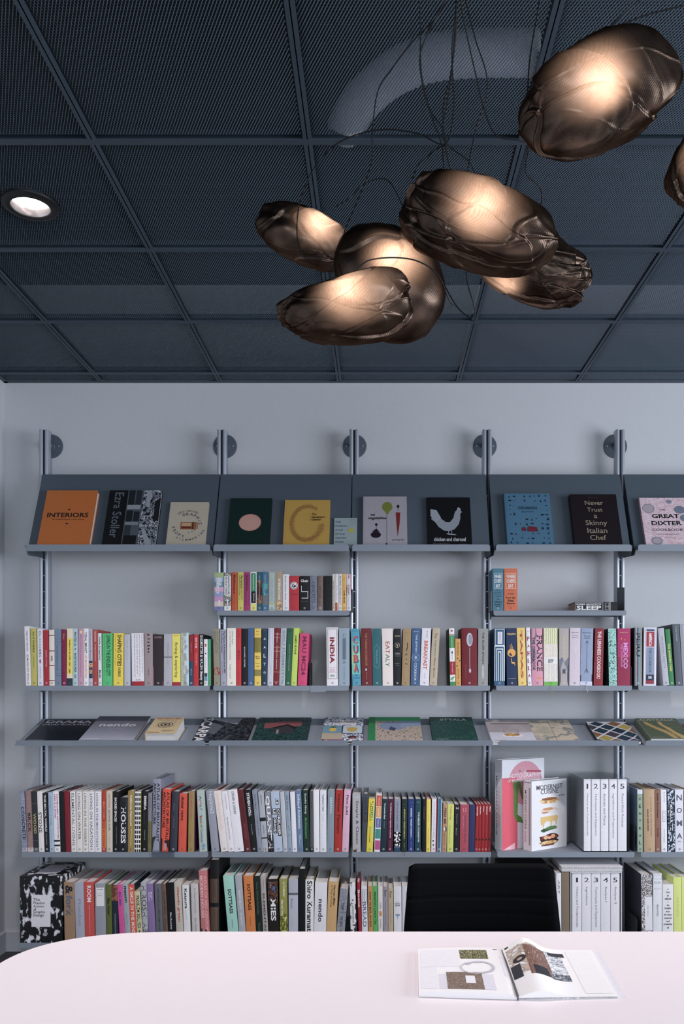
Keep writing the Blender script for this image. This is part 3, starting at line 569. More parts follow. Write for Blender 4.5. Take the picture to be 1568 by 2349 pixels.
run('3c2', 730, 1400, 3.92, 660, Z3, Y3, .19, G3, W3+'third bay right part', [
 (1185,1232,1174,145,'D8DCDC','tricolour','with stacked coloured blocks',[B(.02,.08,'D8DCDC'),E(.5,.045,.2,.2,'A02838'),B(.10,.11,'C83838'),B(.12,.34,'2C8C44'),V('THE GREEN SPOON','E8F0E8',.14,.33,.5,.16),B(.35,.58,'DCDCE0'),E(.5,.42,.14,.24,'23262C'),B(.44,.55,'23262C',.47,.53),B(.58,.81,'A01C30'),V('THE CLASSIC','E8D8D8',.6,.78,.5,.16),B(.81,.83,'D8DCDC'),B(.84,.92,pattern('leafdots',['D8E0D0','2C8C44'],180),.1,.9),B(.93,1,'2C8C44')],{'side':'14301C','label':'tricolour green, white and red book after the wide gap, third bay','d':.19}),
 (1235,1284,1229,238,'CC9440','short amber','with three green dots',[V('The Silver Spoon','3C2C14',.07,.36,.5,.3,1),E(.45,.42,.14,.14,'2C6030'),E(.8,.47,.14,.14,'2C6030'),E(.3,.58,.14,.14,'2C6030'),V('Quick & Easy','3C2C14',.64,.86,.5,.25)],{'label':'short amber book with green dots beside thick spoon book','d':.16}),
 (1290,1431,1286,143,'6E0C1C','thick dark red','with large silver spoon picture',[E(.52,.20,.20,.44,'B4B6C2'),E(.56,.20,.12,.34,'8A8C9A'),B(.34,.74,'A0A2B0',.50,.54),E(.53,.74,.07,.14,'B4B6C2'),V('THE SILVER SPOON','9A5058',.62,.88,.25,.06)],{'label':'thick dark red book with large silver spoon on spine','mark':'E0D0D4','bulge':.003}),
 (1435,1525,1437,147,'8E908E','stone grey','with black spaced capitals',[V('THE SILVER SPOON','2C2E30',.06,.62,.5,.2,1),V('CLASSIC','C8D0D0',.65,.88,.5,.2,1)],{'label':'stone grey book with spaced capitals ending third bay'}),
])
run('3d', 1100, 1280, 3.35, 968, Z3, Y3, .19, G3, W3+'fourth bay', [
 (112,193,114,528,'2C5678','blue','with white maze pattern',[F(.01,.30,'D0DCE8',.04,.96,.05),B(.06,.27,'D8D8E4',.3,.75),V('GREECE','7880A0',.07,.25,.52,.25),B(.30,.92,'D0DCE8',0,1),B(.32,.92,'2C5678',.07,.9),B(.35,.92,'D0DCE8',.17,.83),B(.37,.92,'2C5678',.24,.76),B(.40,.92,'D0DCE8',.33,.66),B(.42,.92,'2C5678',.41,.58)],{'mark':'A8C0D0'}),
 (210,290,202,527,'142C54','dark navy','with orange turnip',[Hh('VEGAN','D8B850',.10,.85,bold=1),E(.5,.43,.40,.40,'E0A034'),B(.29,.36,'E0A034',.36,.40),B(.27,.35,'E0A034',.47,.52),B(.31,.36,'E0A034',.58,.62),B(.52,.60,'E0A034',.45,.52),B(.59,.62,'E0A034',.5,.78),B(.61,.65,'E0A034',.76,.82),Hh('THE COOKBOOK','C8C0A0',.88,.8)],{'mark':'D8C890'}),
 (297,361,284,525,'E0C060','pale yellow','with red slab capitals',[V('TAPAS','B04030',.04,.87,.5,.32,1),B(.03,.88,'B04030',.48,.52)],{'mark':'5A4A20'}),
 (369,399,355,522,'DCD8E0','narrow white','with purple-red upright capitals',[Hh(c,'A02048',.19+.128*k,.7,bold=1) for k, c in enumerate('PAELLA')]+[Hh('iberica','4A4A54',.07,.6)],{'edge':'B03048'}),
 (402,488,396,528,'D090A4','pink and grey','with big navy capitals',[Pg([(0,0),(.4,0),(.5,.12),(.2,.3),(.45,.5),(.1,.6),(0,.6)],'7C7884'),Pg([(.55,.84),(.9,.86),(.8,.9),(.5,.88)],'E08050'),V('FRANCE','16223C',.12,.75,.72,.52,1),V('THE COOKBOOK','1C2C48',.15,.74,.2,.26,1)],{'bulge':.003}),
 (494,602,492,525,'D8D8D4','floral white','with bright green foot',[B(.0,.28,pattern('roots',['9CB850','D8D8D0','E8A8A0','C8CC80','E4E0D8'],30,(1,1,2),'wave')),B(.28,.50,pattern('vines',['DCDCD8','D88070','DCDCD8','A8B860','DCDCD8'],22,(1,1,3),'wave')),B(.52,.62,'DCDCD8',.2,.85),Hh('2000','2A3028',.555,.4,bold=1),Hh('BEST','2A3028',.59,.36,bold=1),B(.62,.93,pattern('herbs',['DCDCD8','A83858','DCDCD8','8CAC58','E0E0DC','DCDCD8'],26,(1,1,2),'wave')),B(.93,1,'64B040')],{'ribbon':('8CA85C',.042),'mark':'3C6C28'}),
 (610,684,612,528,'A8A09C','misty beige','with blue mountain lower half',[Pg([(0,.55),(.3,.5),(.6,.58),(1,.5),(1,.85),(0,.85)],'6C7488'),Pg([(0,.66),(.5,.72),(1,.63),(1,1),(0,1)],'444E60'),V('THE NORDIC BOOK','D8C070',.12,.62,.5,.14,1)],{'mark':'D0D0D8'}),
 (688,771,693,525,'C8BCC6','pinkish white','with faint feather emblem',[Hh('Magnus Nilsson','5A5460',.08,.7),Hh('The Nordic','5A5460',.13,.6),Hh('Baking Book','5A5460',.165,.6)]+[Pg([(.28,.29+.03*k),(.5,.33+.03*k),(.72,.29+.03*k),(.5,.34+.03*k)],'E0DCE4') for k in range(4)]+[B(.28,.8,'D8D0DC',.49,.51)]),
 (772,866,781,528,'8898B4','pale sky blue','with long thin arrow',[Pg([(0,.45),(1,.38),(1,.50),(0,.55)],'A8B0C8'),Pg([(0,.82),(1,.80),(1,.94),(0,.94)],'22283A'),B(.93,1,'C0C4D4'),Hh('Magnus Nilsson','2C3448',.08,.7),Hh('The Nordic','2C3448',.135,.55),Hh('Cookbook','2C3448',.17,.5),B(.22,.78,'1E2638',.49,.515),Pg([(.5,.21),(.62,.26),(.6,.265),(.5,.225),(.4,.265),(.38,.26)],'1E2638'),Pg([(.5,.70),(.66,.77),(.64,.78),(.5,.715),(.36,.78),(.34,.77)],'1E2638')],{'ribbon':('D8D4DC',.030)}),
 (877,946,888,528,'84202C','brick crimson','with white condensed capitals',[V('THE LEBANESE COOKBOOK!','DCC8C8',.05,.88,.5,.42,1),Pg([(0,.6),(1,.7),(1,1),(0,1)],'9C3844'),V('THE LEBANESE COOKBOOK!','DCC8C8',.05,.88,.5,.42,1)],{'mark':0}),
 (994,1056,986,530,'7CA8A0','mottled aqua','with dark cracks',[Hh('The','244848',.3,.4),Hh('Irish','244848',.43,.6,bold=1),Hh('Cook','244848',.57,.5,bold=1),Hh('Book','244848',.70,.5,bold=1)],{'mat':pattern('aqua_mottle',['2C5054','8CBCB0','A0CCC0','5C8C8C','94C4B4'],70),'side':'1C3438'}),
 (1059,1160,1059,528,'A8205C','magenta','with lilac big title',[B(.5,1,'8C1840'),V('MEXICO','D090D0',.25,.70,.62,.34,1),V('THE COOKBOOK','C080B8',.27,.68,.32,.14,1),Hh('Margarita Carrillo','D8C080',.07,.6),E(.3,.18,.05,.05,'E0A040'),E(.55,.2,.05,.05,'E07040')]),
 (1189,1247,1190,522,'48585C','striped','in thin multicolour lines',[B(0,1,'C0C4D0',.18,.28),B(0,1,'7C5460',.34,.42),B(0,1,'6CA0B8',.55,.66),B(0,1,'A8A870',.72,.8),B(0,1,'C0CCD8',.86,.93),V('PERU','0C1018',.09,.50,.5,.52,1),V('THE COOKBOOK','8C2840',.57,.85,.4,.18)],{'side':'14181E'}),
 (1259,1357,1264,522,'D6D4DE','white','with red and grey panels',[F(.02,.98,'6C7C98',.1,.9,.03),B(.03,.06,'2C4460',.18,.82),B(.07,.33,'9C2838',.18,.82),B(.34,.81,'7C8CA4',.18,.82),V('AMERICA','E4D8DC',.09,.32,.5,.26,1),V('THE COOKBOOK','1C2C48',.35,.78,.5,.22),B(.81,.91,'1C2C48',.18,.82),Hh('50','E4E4EC',.86,.28,bold=1),B(.91,.97,'8C2434',.18,.82)],{'mark':0}),
])
run('3e', 1100, 1280, 3.35, 970, Z3, Y3, .20, G3, W3+'fifth bay', [
 (1412,1458,1370,530,'A8AAB4','pale grey','with thin blue-grey title',[V('ON EATING INSECTS','6C7888',.14,.70,.55,.3),V('Essays, Stories and Recipes',GRY,.2,.6,.25,.12)]),
 (1461,1498,1426,537,'207840','leaf green','with yellow title',[V('THE GARDEN CHEF','D8C850',.25,.75,.5,.36,1)]),
 (1508,1560,1480,498,'4C545E','slate','with small white title',[V('Cooking in the Dark','B8BCC4',.03,.28,.5,.2)],{'d':.22}),
 (1562,1618,1536,496,'8C929C','light slate','with pale title',[V('Kitchen of Light','C8CCD4',.03,.3,.5,.2)],{'d':.22}),
 (1620,1680,1598,505,'3C4046','dark grey','with white title',[V('Bar Book','C8CCD4',.1,.4,.5,.3)]),
])
G5 = 'tall books on the deep shelves'; W5 = 'tall-book shelf, '
run('5a', 30, 1760, 3.336, 650, Z5, Y5, .255, G5, W5+'first bay', [
 (68,108,42,187,'8890A0','bluish grey','with outlined stone letters',[B(.19,.194,'3C4048'),V('CONCRETE','2C3038',.25,.80,.55,.55,1),B(.93,1,'A8AAB4')],{'mat':pattern('concrete_cover',['8088A0','9098A8','787E90'],120,sharp=False)}),
 (110,154,90,185,'8C7470','mottled brown','with black capitals',[V('BRICK','1C1618',.36,.68,.5,.5,1),B(.93,1,'C8B8B4')],{'mat':pattern('brick_cover',['6C5450','A08480','8C7070'],500)}),
 (156,196,134,187,'2A3034','charred black','with gold capitals',[B(.20,.206,'5A6068'),B(.81,.817,'5A6068'),V('WOOD','B0A060',.36,.70,.5,.55,1),B(.93,1,'5A6068')],{'mat':pattern('wood_cover',['23282C','343A40','1A1E22'],40,(2,1,.3),'wave',sharp=False)}),
 (198,238,181,187,'DCD8D4','white','with large grey capitals',[V('STONE','4C4C50',.34,.68,.45,.6,1)]),
 (240,276,221,200,'14181C','black','with white bold capitals',[V('THIS BRUTAL WORLD','D8D8DC',.03,.66,.5,.4,1),V('PETER CHADWICK','A8A8B0',.69,.88,.5,.2)]),
 (278,314,265,195,'A0B8CC','pale blue','with thin blue title',[V('ORNAMENT IS CRIME','7090AC',.05,.56,.45,.45),V('Modernist Architecture','7090AC',.62,.85,.5,.16)]),
 (316,361,302,185,'E0DEE4','white','with purple-pink title',[V('POSTMODERN ARCHITECTURE','A82C80',.05,.78,.72,.26,1),V('LESS IS A BORE','A82C80',.05,.44,.32,.24,1),B(.80,.83,BLK),B(.88,.905,BLK)]),
 (363,399,350,187,'0E1014','jet black','without visible title',[],{'mark':0}),
 (401,441,386,187,'7C1424','dark red','without visible title',[],{'mark':0}),
 (444,485,432,187,'DAD6D2','white','with serif title, sixteenth-tall',[V('ELEMENTAL LIVING','3C3A3C',.03,.89,.5,.46)],{'label':'white book with longest serif title right of plain dark red book'}),
 (487,531,481,187,'DAD6D2','white','Water',[V('LIVING ON WATER','3C3A3C',.03,.80,.5,.44)],{'label':'white book titled with the word water on tall-book shelf'}),
 (533,573,530,187,'DAD4CC','white','Desert',[V('LIVING IN THE DESERT','4C4A4C',.03,.90,.5,.42)],{'label':'white book titled with the word desert on tall-book shelf'}),
 (575,622,571,187,'DCDADC','white','Vacation',[V('LIVING ON VACATION','3C3A3C',.04,.92,.5,.42)],{'label':'white book titled with the word vacation on tall-book shelf'}),
 (624,676,623,187,'DCDAE2','white','Mountains',[V('LIVING IN THE MOUNTAINS','4C4A54',.03,.92,.35,.3)],{'label':'white book titled with the word mountains on tall-book shelf'}),
 (678,711,677,180,'A83820','rust','with orange lower half',[B(.5,.62,'B8501C'),B(.62,.93,'C86820'),V('MASS TONES','E09050',.18,.46,.5,.4),V('BY WINGS','7A2C14',.64,.9,.5,.4)],{'edge':'D8C8A0'}),
 (713,759,711,183,'C4BAA8','cream','with two-tone spaced capitals',[V('DRAWING','B07850',.05,.28,.5,.28,1),V('ARCHITECTURE','6C665C',.30,.65,.5,.28,1),V('PHAIDON',GRY,.73,.85,.5,.12)]),
 (762,805,763,187,'0C0E12','black','with short white bold title',[V('SACRED SPACES','DCDCDC',.10,.50,.45,.4,1),V('Contemporary Religious Architecture',GRY,.58,.88,.6,.16)]),
 (807,875,811,232,'12141A','broad black','with wide white capitals',[V('HOUSES','E0E0E4',.18,.84,.5,.55,1)],{'mat':pattern('black_marble',['101218','1C2028','0C0E12'],40,sharp=False),'bulge':.003}),
 (877,922,878,183,'967C3C','old gold','with white bold title',[V('California Captured','E4E0D4',.06,.57,.5,.38,1),V('Mid-Century','D0C8A8',.62,.75,.6,.2,1),V('Photographs','D0C8A8',.76,.9,.5,.2,1)]),
 (925,976,928,183,'181A1A','black-white','in open lattice pattern',[B(.01+.0768*k,.035+.0768*k,'E0E0DC') for k in range(13)]+[B(0,1,'E0E0DC',.02,.10),B(0,1,'E0E0DC',.32,.42),B(0,1,'E0E0DC',.62,.72),B(0,1,'D8C850',.93,1)],{'mark':0}),
 (980,1026,987,185,'0E1014','black','with white five-letter title',[V('EMBRA','DCDCDC',.08,.31,.5,.4,1),V('Photographs from Ruhleben','6A6A70',.35,.55,.4,.12),V('PHAIDON','A0A0A8',.64,.8,.5,.14)]),
 (1028,1056,1034,197,'7C7C84','grey','with olive lower half',[B(.48,1,'6C683C'),V('Bon Voyage','2C2C30',.08,.25,.5,.3),V('GLENN','4C4820',.52,.85,.5,.3)]),
 (1062,1122,1070,92,'8A8C9E','oversized violet-grey','with doubled black title',[V('ATLAS OF BRUTALIST','22242C',.05,.86,.72,.34,1),V('ARCHITECTURE','22242C',.05,.62,.26,.34,1),Pg([(0,.8),(.4,.78),(1,.86),(1,1),(0,1)],'26282E')],{'d':.268,'mark':0,'bulge':.002,'dy':-.002}),
 (1128,1190,1143,170,'D8482C','vermilion','with doubled black title',[V('ATLAS OF BRUTALIST','1C1414',.04,.90,.70,.34,1),V('ARCHITECTURE','1C1414',.04,.62,.24,.34,1),Pg([(0,.78),(.6,.82),(1,.80),(1,1),(0,1)],'181C20'),V('WOKING','A0A0A8',.86,.98,.5,.4,1)],{'d':.262,'mark':0}),
 (1197,1251,1215,187,'2C3440','blue-black','with small grey title',[V('Neutra','7C8490',.2,.32,.4,.14),V('Complete Works','7C8490',.4,.6,.4,.12)],{'bulge':.004}),
 (1262,1322,1272,203,'D04C34','coral red','with lowercase black title',[V('dieter rams','2C1410',.05,.46,.45,.4,1),V('The Complete Works','8C2C1C',.6,.72,.4,.12)]),
 (1337,1386,1342,183,'948040','khaki','with purple edge',[V('LIFE MEETS ART','A83C6C',.03,.46,.45,.3),V('Phaidon','A83C6C',.72,.84,.4,.16),B(0,1,'5C1C4C',.93,1)],{'side':'5C1C4C'}),
 (1425,1485,1402,180,'A4B4AC','sage','with scattered coloured dots',[V('Anita','2C3838',.09,.27,.45,.3),V('/','2C3838',.29,.32,.5,.3),V('Table of Contents','2C3838',.40,.85,.4,.3),E(.35,.43,.13,.14,'C84030'),E(.5,.54,.1,.12,'D8A040'),E(.65,.6,.08,.1,'D8A040'),E(.55,.90,.25,.25,'6C94B4'),E(.3,.20,.12,.3,'D8A8A0'),E(.2,.80,.1,.2,'88A8C4')]),
])
run('5b', 460, 1760, 4.238, 822, Z5, Y5, .255, G5, W5+'second bay', [
 (106,181,49,225,'8C909C','mid grey','with outlined looping letters',[V('Hopkins2','C8CCD4',.02,.38,.5,.6)]),
 (183,256,109,230,'D8D0CC','off-white','with faint peach title',[V('RENZO PIANO & ASSOCIATES','DCB49C',.04,.64,.45,.3)],{'edge':'D0703C'}),
 (259,321,188,232,'DAD8DC','white','with two thin grey titles',[V('Industrial Facility','6C6C74',.05,.30,.55,.22),V('Sam Hecht and Kim Colin','4C4C54',.43,.80,.5,.22)]),
 (323,416,254,220,'DAD8DE','broad white','with black capitals near top',[V('DIENER & DIENER','33343C',.03,.40,.5,.26)],{'side':'1C1E24'}),
 (419,479,343,218,'5C1A20','wine red','with brown letters',[V('VAN DUYSEN WORKS','3A0C10',.12,.5,.6,.3,1),V('WORKS','7A4048',.55,.8,.5,.3)]),
 (482,548,413,220,'0E1014','black','with heavy white name',[V('STEVEN HOLL','E0E0E4',.05,.43,.5,.42,1),V('PHAIDON','9A9AA2',.56,.72,.5,.14)]),
 (550,598,494,222,'808896','blue-grey','with dark thin titles',[V('Richard Meier','2C3444',.07,.32,.5,.25),V('HOUSES & SPACES','3C4454',.40,.74,.6,.2),Pg([(0,.8),(1,.62),(1,.85),(0,1)],'6C7484')]),
 (600,656,554,237,'A0A6AE','light grey','with short black bars',[B(.43,.49,BLK,.0,1),B(.76,.78,BLK),B(.93,1,pattern('zebra',['E0E0E4','2C2C30'],80,(1,1,3),'wave')),V('Mehldorfer','4C5058',.06,.22,.5,.22),V('COUNTRIES','5C6068',.55,.7,.5,.2)]),
 (660,711,621,242,'7C8088','black-white','with giant clipped letters',[B(.72,.92,'24262C'),V('QUANTA','E4E4E4',.06,.96,.4,.85,1),B(.94,1,'101216')]),
 (715,800,678,238,'A4B4C8','pale blue','with boxed staggered capitals',[B(.12,.22,BLK,.5,.85),B(.28,.74,BLK,.56,.95),B(.28,.38,BLK,.06,.48),B(.43,.69,BLK,.06,.5),V('LE','E0E4E8',.13,.21,.68,.25,1),V('CORBUSIER','E0E4E8',.29,.73,.76,.25,1),V('LE','E0E4E8',.29,.37,.28,.25,1),V('GRAND','E0E4E8',.44,.68,.28,.25,1)]),
 (803,846,769,240,'B0B4BA','silver','with faint embossed word',[V('STUDIO','9CA0A8',.50,.74,.5,.3)]),
 (848,889,815,240,'8498A8','slate blue','with slim dark name',[V('Otl Aicher','2C3C4C',.05,.31,.5,.45),V('Markus Rathgeber','5C6C7C',.36,.5,.45,.12),E(.4,.58,.1,.14,'2C3C4C'),E(.65,.62,.12,.12,'2C3C4C'),E(.45,.72,.1,.14,'2C3C4C')]),
 (891,939,867,240,'D4D2DC','lilac white','with embossed white capitals',[V('TATIANA BILBAO','EAEAF0',.05,.70,.5,.45,1)]),
 (942,998,920,225,'5C7898','cornflower blue','with white serif title',[V('Selldorf Architects','E0E4EC',.06,.62,.5,.42),V('Portfolio','D0D8E4',.72,.80,.65,.18),V('and Projects','D0D8E4',.72,.88,.4,.18)]),
 (1001,1061,984,222,'102C20','bottle green','with white-green serif title',[V('Studio Gang','D8DCD8',.05,.38,.5,.35),V('Architecture','50B060',.44,.78,.5,.35)]),
 (1063,1098,1058,228,'4C4E52','dark grey','with black foot',[B(.93,1,'101014'),V('Kuma','2C2E32',.18,.28,.5,.3)]),
 (1100,1156,1094,220,'DCDBE0','white','without visible title',[V('N.','EDEDED',.3,.6,.5,.3)],{'label':'plain white book right of dark grey book, tall-book shelf, second bay'}),
 (1160,1223,1159,222,'D2D4DA','off-white','with small blackletter name',[V('Yoshitomo Nara','4C4C54',.06,.34,.5,.28,1),V('PHAIDON',GRY,.38,.5,.5,.12)]),
 (1226,1293,1236,222,'7C8C98','steel grey','with spaced pale capitals',[V('BERTOIA','C8D0D8',.12,.38,.5,.28),V('Masters of Design','98A4AE',.55,.76,.5,.1)]),
 (1297,1369,1311,220,'A82018','tomato red','with dark rounded name',[V('Verner Panton','4C1414',.05,.70,.5,.42,1)]),
 (1372,1437,1394,220,'D0A4BC','rose pink','with black rounded name',[V('Finn Juhl','2C2024',.08,.40,.5,.42,1),V('Phaidon','A07890',.7,.8,.45,.1)]),
])
run('5c', 790, 1780, 4.48, 785, Z5, Y5, .25, G5, W5+'third bay', [
 (82,166,80,188,'A4A4A6','thick light grey','with rounded black title',[V('Simple & Classic','2C2C30',.12,.87,.55,.42),B(.05,.055,'D0D0D4',.1,.9),B(.96,1,'4C3424',.1,.5)]),
 (174,222,193,188,'3C4450','gunmetal','with raised dark capitals',[V('TUCKER MILLER','181C24',.06,.50,.6,.5,1)],{'mark':0}),
 (224,290,248,240,'D8C040','sunny','fading yellow to blue',[B(0,1,pattern('taco_fade',['D8C440','88C494','60A8C0'],1.6,(1,1,3.2),'wave',sharp=False)),V('TACOPEDIA','1C2018',.04,.42,.5,.5,1),V('The Taco Encyclopedia','1C2018',.52,.82,.4,.2,1)]),
 (303,363,325,190,'D8D4D4','multicolour','in five stacked blocks',[B(.02,.21,'C85434',.1,.97),B(.22,.40,'D8984C',.08,.97),B(.42,.58,'54649C',.1,.97),B(.60,.77,'28887C',.08,.97),B(.80,.96,'B84880',.1,.97),V('VENETO JAPAN','E8D8D0',.06,.2,.5,.2),V('RECIPES','E8E0D0',.25,.38,.5,.2),V('FROM AN','D8DCE8',.44,.56,.5,.2)],{'mark':0,'d':.24}),
 (368,430,386,240,'0C2C38','petrol','with small white serif title',[V('The Levantine Band','D0D8DC',.08,.38,.5,.24,1),V('Cookbook',GRY,.42,.56,.5,.14)]),
 (434,493,446,240,'4C1030','plum','with white serif title',[V('The Middle Eastern Vegetarian Cookbook','DCC8D4',.07,.74,.5,.28,1),V('Salma Hage','A87894',.78,.92,.5,.18)]),
 (508,573,512,240,'888C9C','ash grey','with black-white checkered part',[B(.62,.90,pattern('tatreez',['E0E0E4','14161C'],150,kind='cells')),B(.91,1,'14405C'),V('THE PALESTINIAN TABLE','5C6070',.04,.58,.5,.28,1)]),
 (583,642,588,240,'102824','hunter green','with yellow serif capitals',[V('- INDIAN VEGETARIAN -','C0B83C',.16,.78,.5,.26,1),V('THE COOKBOOK','C0B83C',.82,.92,.5,.12),Hh('Phaidon','7C8440',.1,.4)],{'ribbon':('8C1C30',.016),'mark':'3C5044'}),
 (651,715,655,240,'1C3474','royal blue','with white spaced capitals',[V('- GREEK VEGETARIAN -','D0D8E8',.13,.76,.5,.24,1),V('Heather Thomas','8C9CC4',.8,.92,.5,.12),Hh('PHAIDON','8C9CC4',.07,.5)],{'mark':'E0E0EC'}),
 (722,784,727,240,'10404C','teal','with white capitals to right',[V('THE MEZZE COOKBOOK','DCE0E4',.24,.82,.6,.24,1),V('Sharing Plates from the Middle East','90A8B0',.34,.72,.32,.12),Hh('Salma','B0C0C4',.06,.4)]),
 (796,835,800,240,'101014','black','with dull brown capitals',[V('TOAST','4C3C34',.14,.40,.5,.5,1)],{'mark':0}),
 (838,881,843,242,'E4CC3C','yellow','with red side',[V('Spice and Herbs of the Kitchen','A07C24',.05,.44,.5,.22),V('Slow and Sour','A07C24',.55,.85,.5,.22)],{'side':'A02424'}),
 (890,943,899,240,'D8D8E0','white','with red side edge',[V('The Palomar Gourmet and the Other Recipes','5C5C6C',.05,.74,.45,.24),E(.35,.79,.14,.18,BLK),E(.4,.87,.1,.2,BLK),B(0,1,'B82C30',.82,1)]),
 (949,993,960,240,'2C6C8C','ocean blue','with white borders',[B(0,1,'C8CCD4',.82,1),B(0,1,'A8B4C0',0,.08),V('A Work in Progress','205470',.2,.8,.45,.3)]),
 (1000,1046,1013,290,'B08868','caramel','with black letters and ball',[V('FEED ME','1C1614',.08,.42,.5,.5,1),E(.6,.52,.36,.36,'DCDCDC'),Pg([(.6,.455),(.96,.5),(.9,.56),(.6,.585)],'141414'),V('MORE','8C6444',.6,.86,.5,.3)]),
 (1052,1117,1061,295,'C4CC58','chartreuse','with rust title',[V('Preserving','A05438',.04,.32,.5,.36),V('The Kitchen Harvest','8C8C3C',.44,.82,.4,.18)]),
 (1122,1176,1132,297,'14161C','black','with small butterfly emblem',[Pg([(.25,.05),(.5,.08),(.75,.05),(.75,.11),(.5,.085),(.25,.11)],'A8A8B0'),V('Repertoire',"9A9AA4",.2,.42,.45,.24),V('Malouf','9A9AA4',.5,.65,.4,.18)]),
 (1183,1274,1189,298,'A84454','rosewood pink','with grey blurred letters',[Hh('{ }','D8A8B0',.11,.4),V('The Violet Book','5C3444',.22,.80,.6,.18),V('of Jars and Bakes','C89CA8',.24,.5,.35,.1)]),
 (1276,1336,1283,297,'26305C','indigo','without visible title',[],{'mark':0,'edge':'C8C8D8'}),
 (1338,1369,1350,293,'98141C','slim red','VIETNAM',[V('VIETNAM','E8D0D0',.04,.24,.5,.36,1),E(.5,.74,.25,.36,'2C0808')],{'label':'leftmost of the five identical slim red volumes','mark':'E0C0C0'}),
 (1370,1400,1382,295,'98141C','slim red','',[V('SPAIN','E8D0D0',.04,.21,.5,.36,1),E(.5,.74,.25,.36,'2C0808')],{'label':'second from left of the five slim red volumes','mark':'E0C0C0'}),
 (1402,1432,1414,295,'98141C','slim red','',[V('ITALY','E8D0D0',.04,.16,.5,.36,1),E(.5,.74,.25,.36,'2C0808')],{'label':'middle one of the five identical slim red volumes','mark':'E0C0C0'}),
 (1434,1466,1447,295,'98141C','slim red','',[V('MEXICO','E8D0D0',.04,.22,.5,.36,1),E(.5,.74,.25,.36,'2C0808')],{'label':'fourth from left of the five slim red volumes','mark':'E0C0C0'}),
 (1468,1500,1480,295,'7C1018','slim red','',[V('PERU','E8D0D0',.04,.15,.5,.36,1),E(.5,.74,.25,.36,'2C0808')],{'label':'rightmost, darker one of the five slim red volumes','mark':'A05050'}),
])
run('5e', 1100, 1720, 3.35, 795, Z5, Y5, .26, G5, W5+'fifth bay', [
 (1213,1254,1211,315,'88A088','sage green','with stacked black letters',[Hh(c,'1C2820',.15+.117*k,.42,bold=1) for k, c in enumerate('CENTRAL')]+[B(.0,.07,'C4D0D8')],{'side':'5C7088'}),
 (1262,1348,1257,312,'B09470','kraft tan','with small vertical text',[V('A WORK IN PROGRESS','4C3C2C',.12,.75,.65,.09),V('RENE REDZEPI','3C2C20',.32,.66,.35,.12,1)],{'edge':'B8A890','bulge':.004,'dy':-.004}),
 (1351,1391,1346,318,'885C4C','cocoa brown','with black small title',[V('REM Koolhaas','1C1410',.05,.45,.5,.28,1),V('Kochen','1C1410',.62,.76,.5,.28,1)]),
 (1396,1441,1390,316,'DADAE0','white','with faint grey drawings',[V('DAVID','9A9AA4',.04,.2,.6,.25),F(.34,.52,'9A9AA4',.15,.85,.06),V('COI','B0B0B8',.35,.51,.5,.4),V('PATTERNS','9A9AA4',.64,.85,.5,.25)]),
 (1450,1503,1443,318,'16283C','inky navy','with white brush letters',[B(0,1,pattern('ink_wash',['14243A','C8D0DC','1C3048','12202E'],60)),B(.22,.68,'16283C',.2,.85),V('MUGARITZ','E0E4EC',.23,.66,.5,.4,1)]),
 (1505,1570,1501,315,'D0D2DC','bluish white','with four stacked capitals',[Hh(c,'4C5864',.13+.205*k,.66,bold=1) for k, c in enumerate('NOMA')]+[Hh('Rene','4C5864',.83,.4)]),
 (1573,1630,1570,322,'C08C4C','ochre','with black title',[V('FAT DUCK','2C2014',.1,.6,.5,.3)]),
])
G6 = 'books on the lowest shelves'; W6 = 'lowest shelf, '
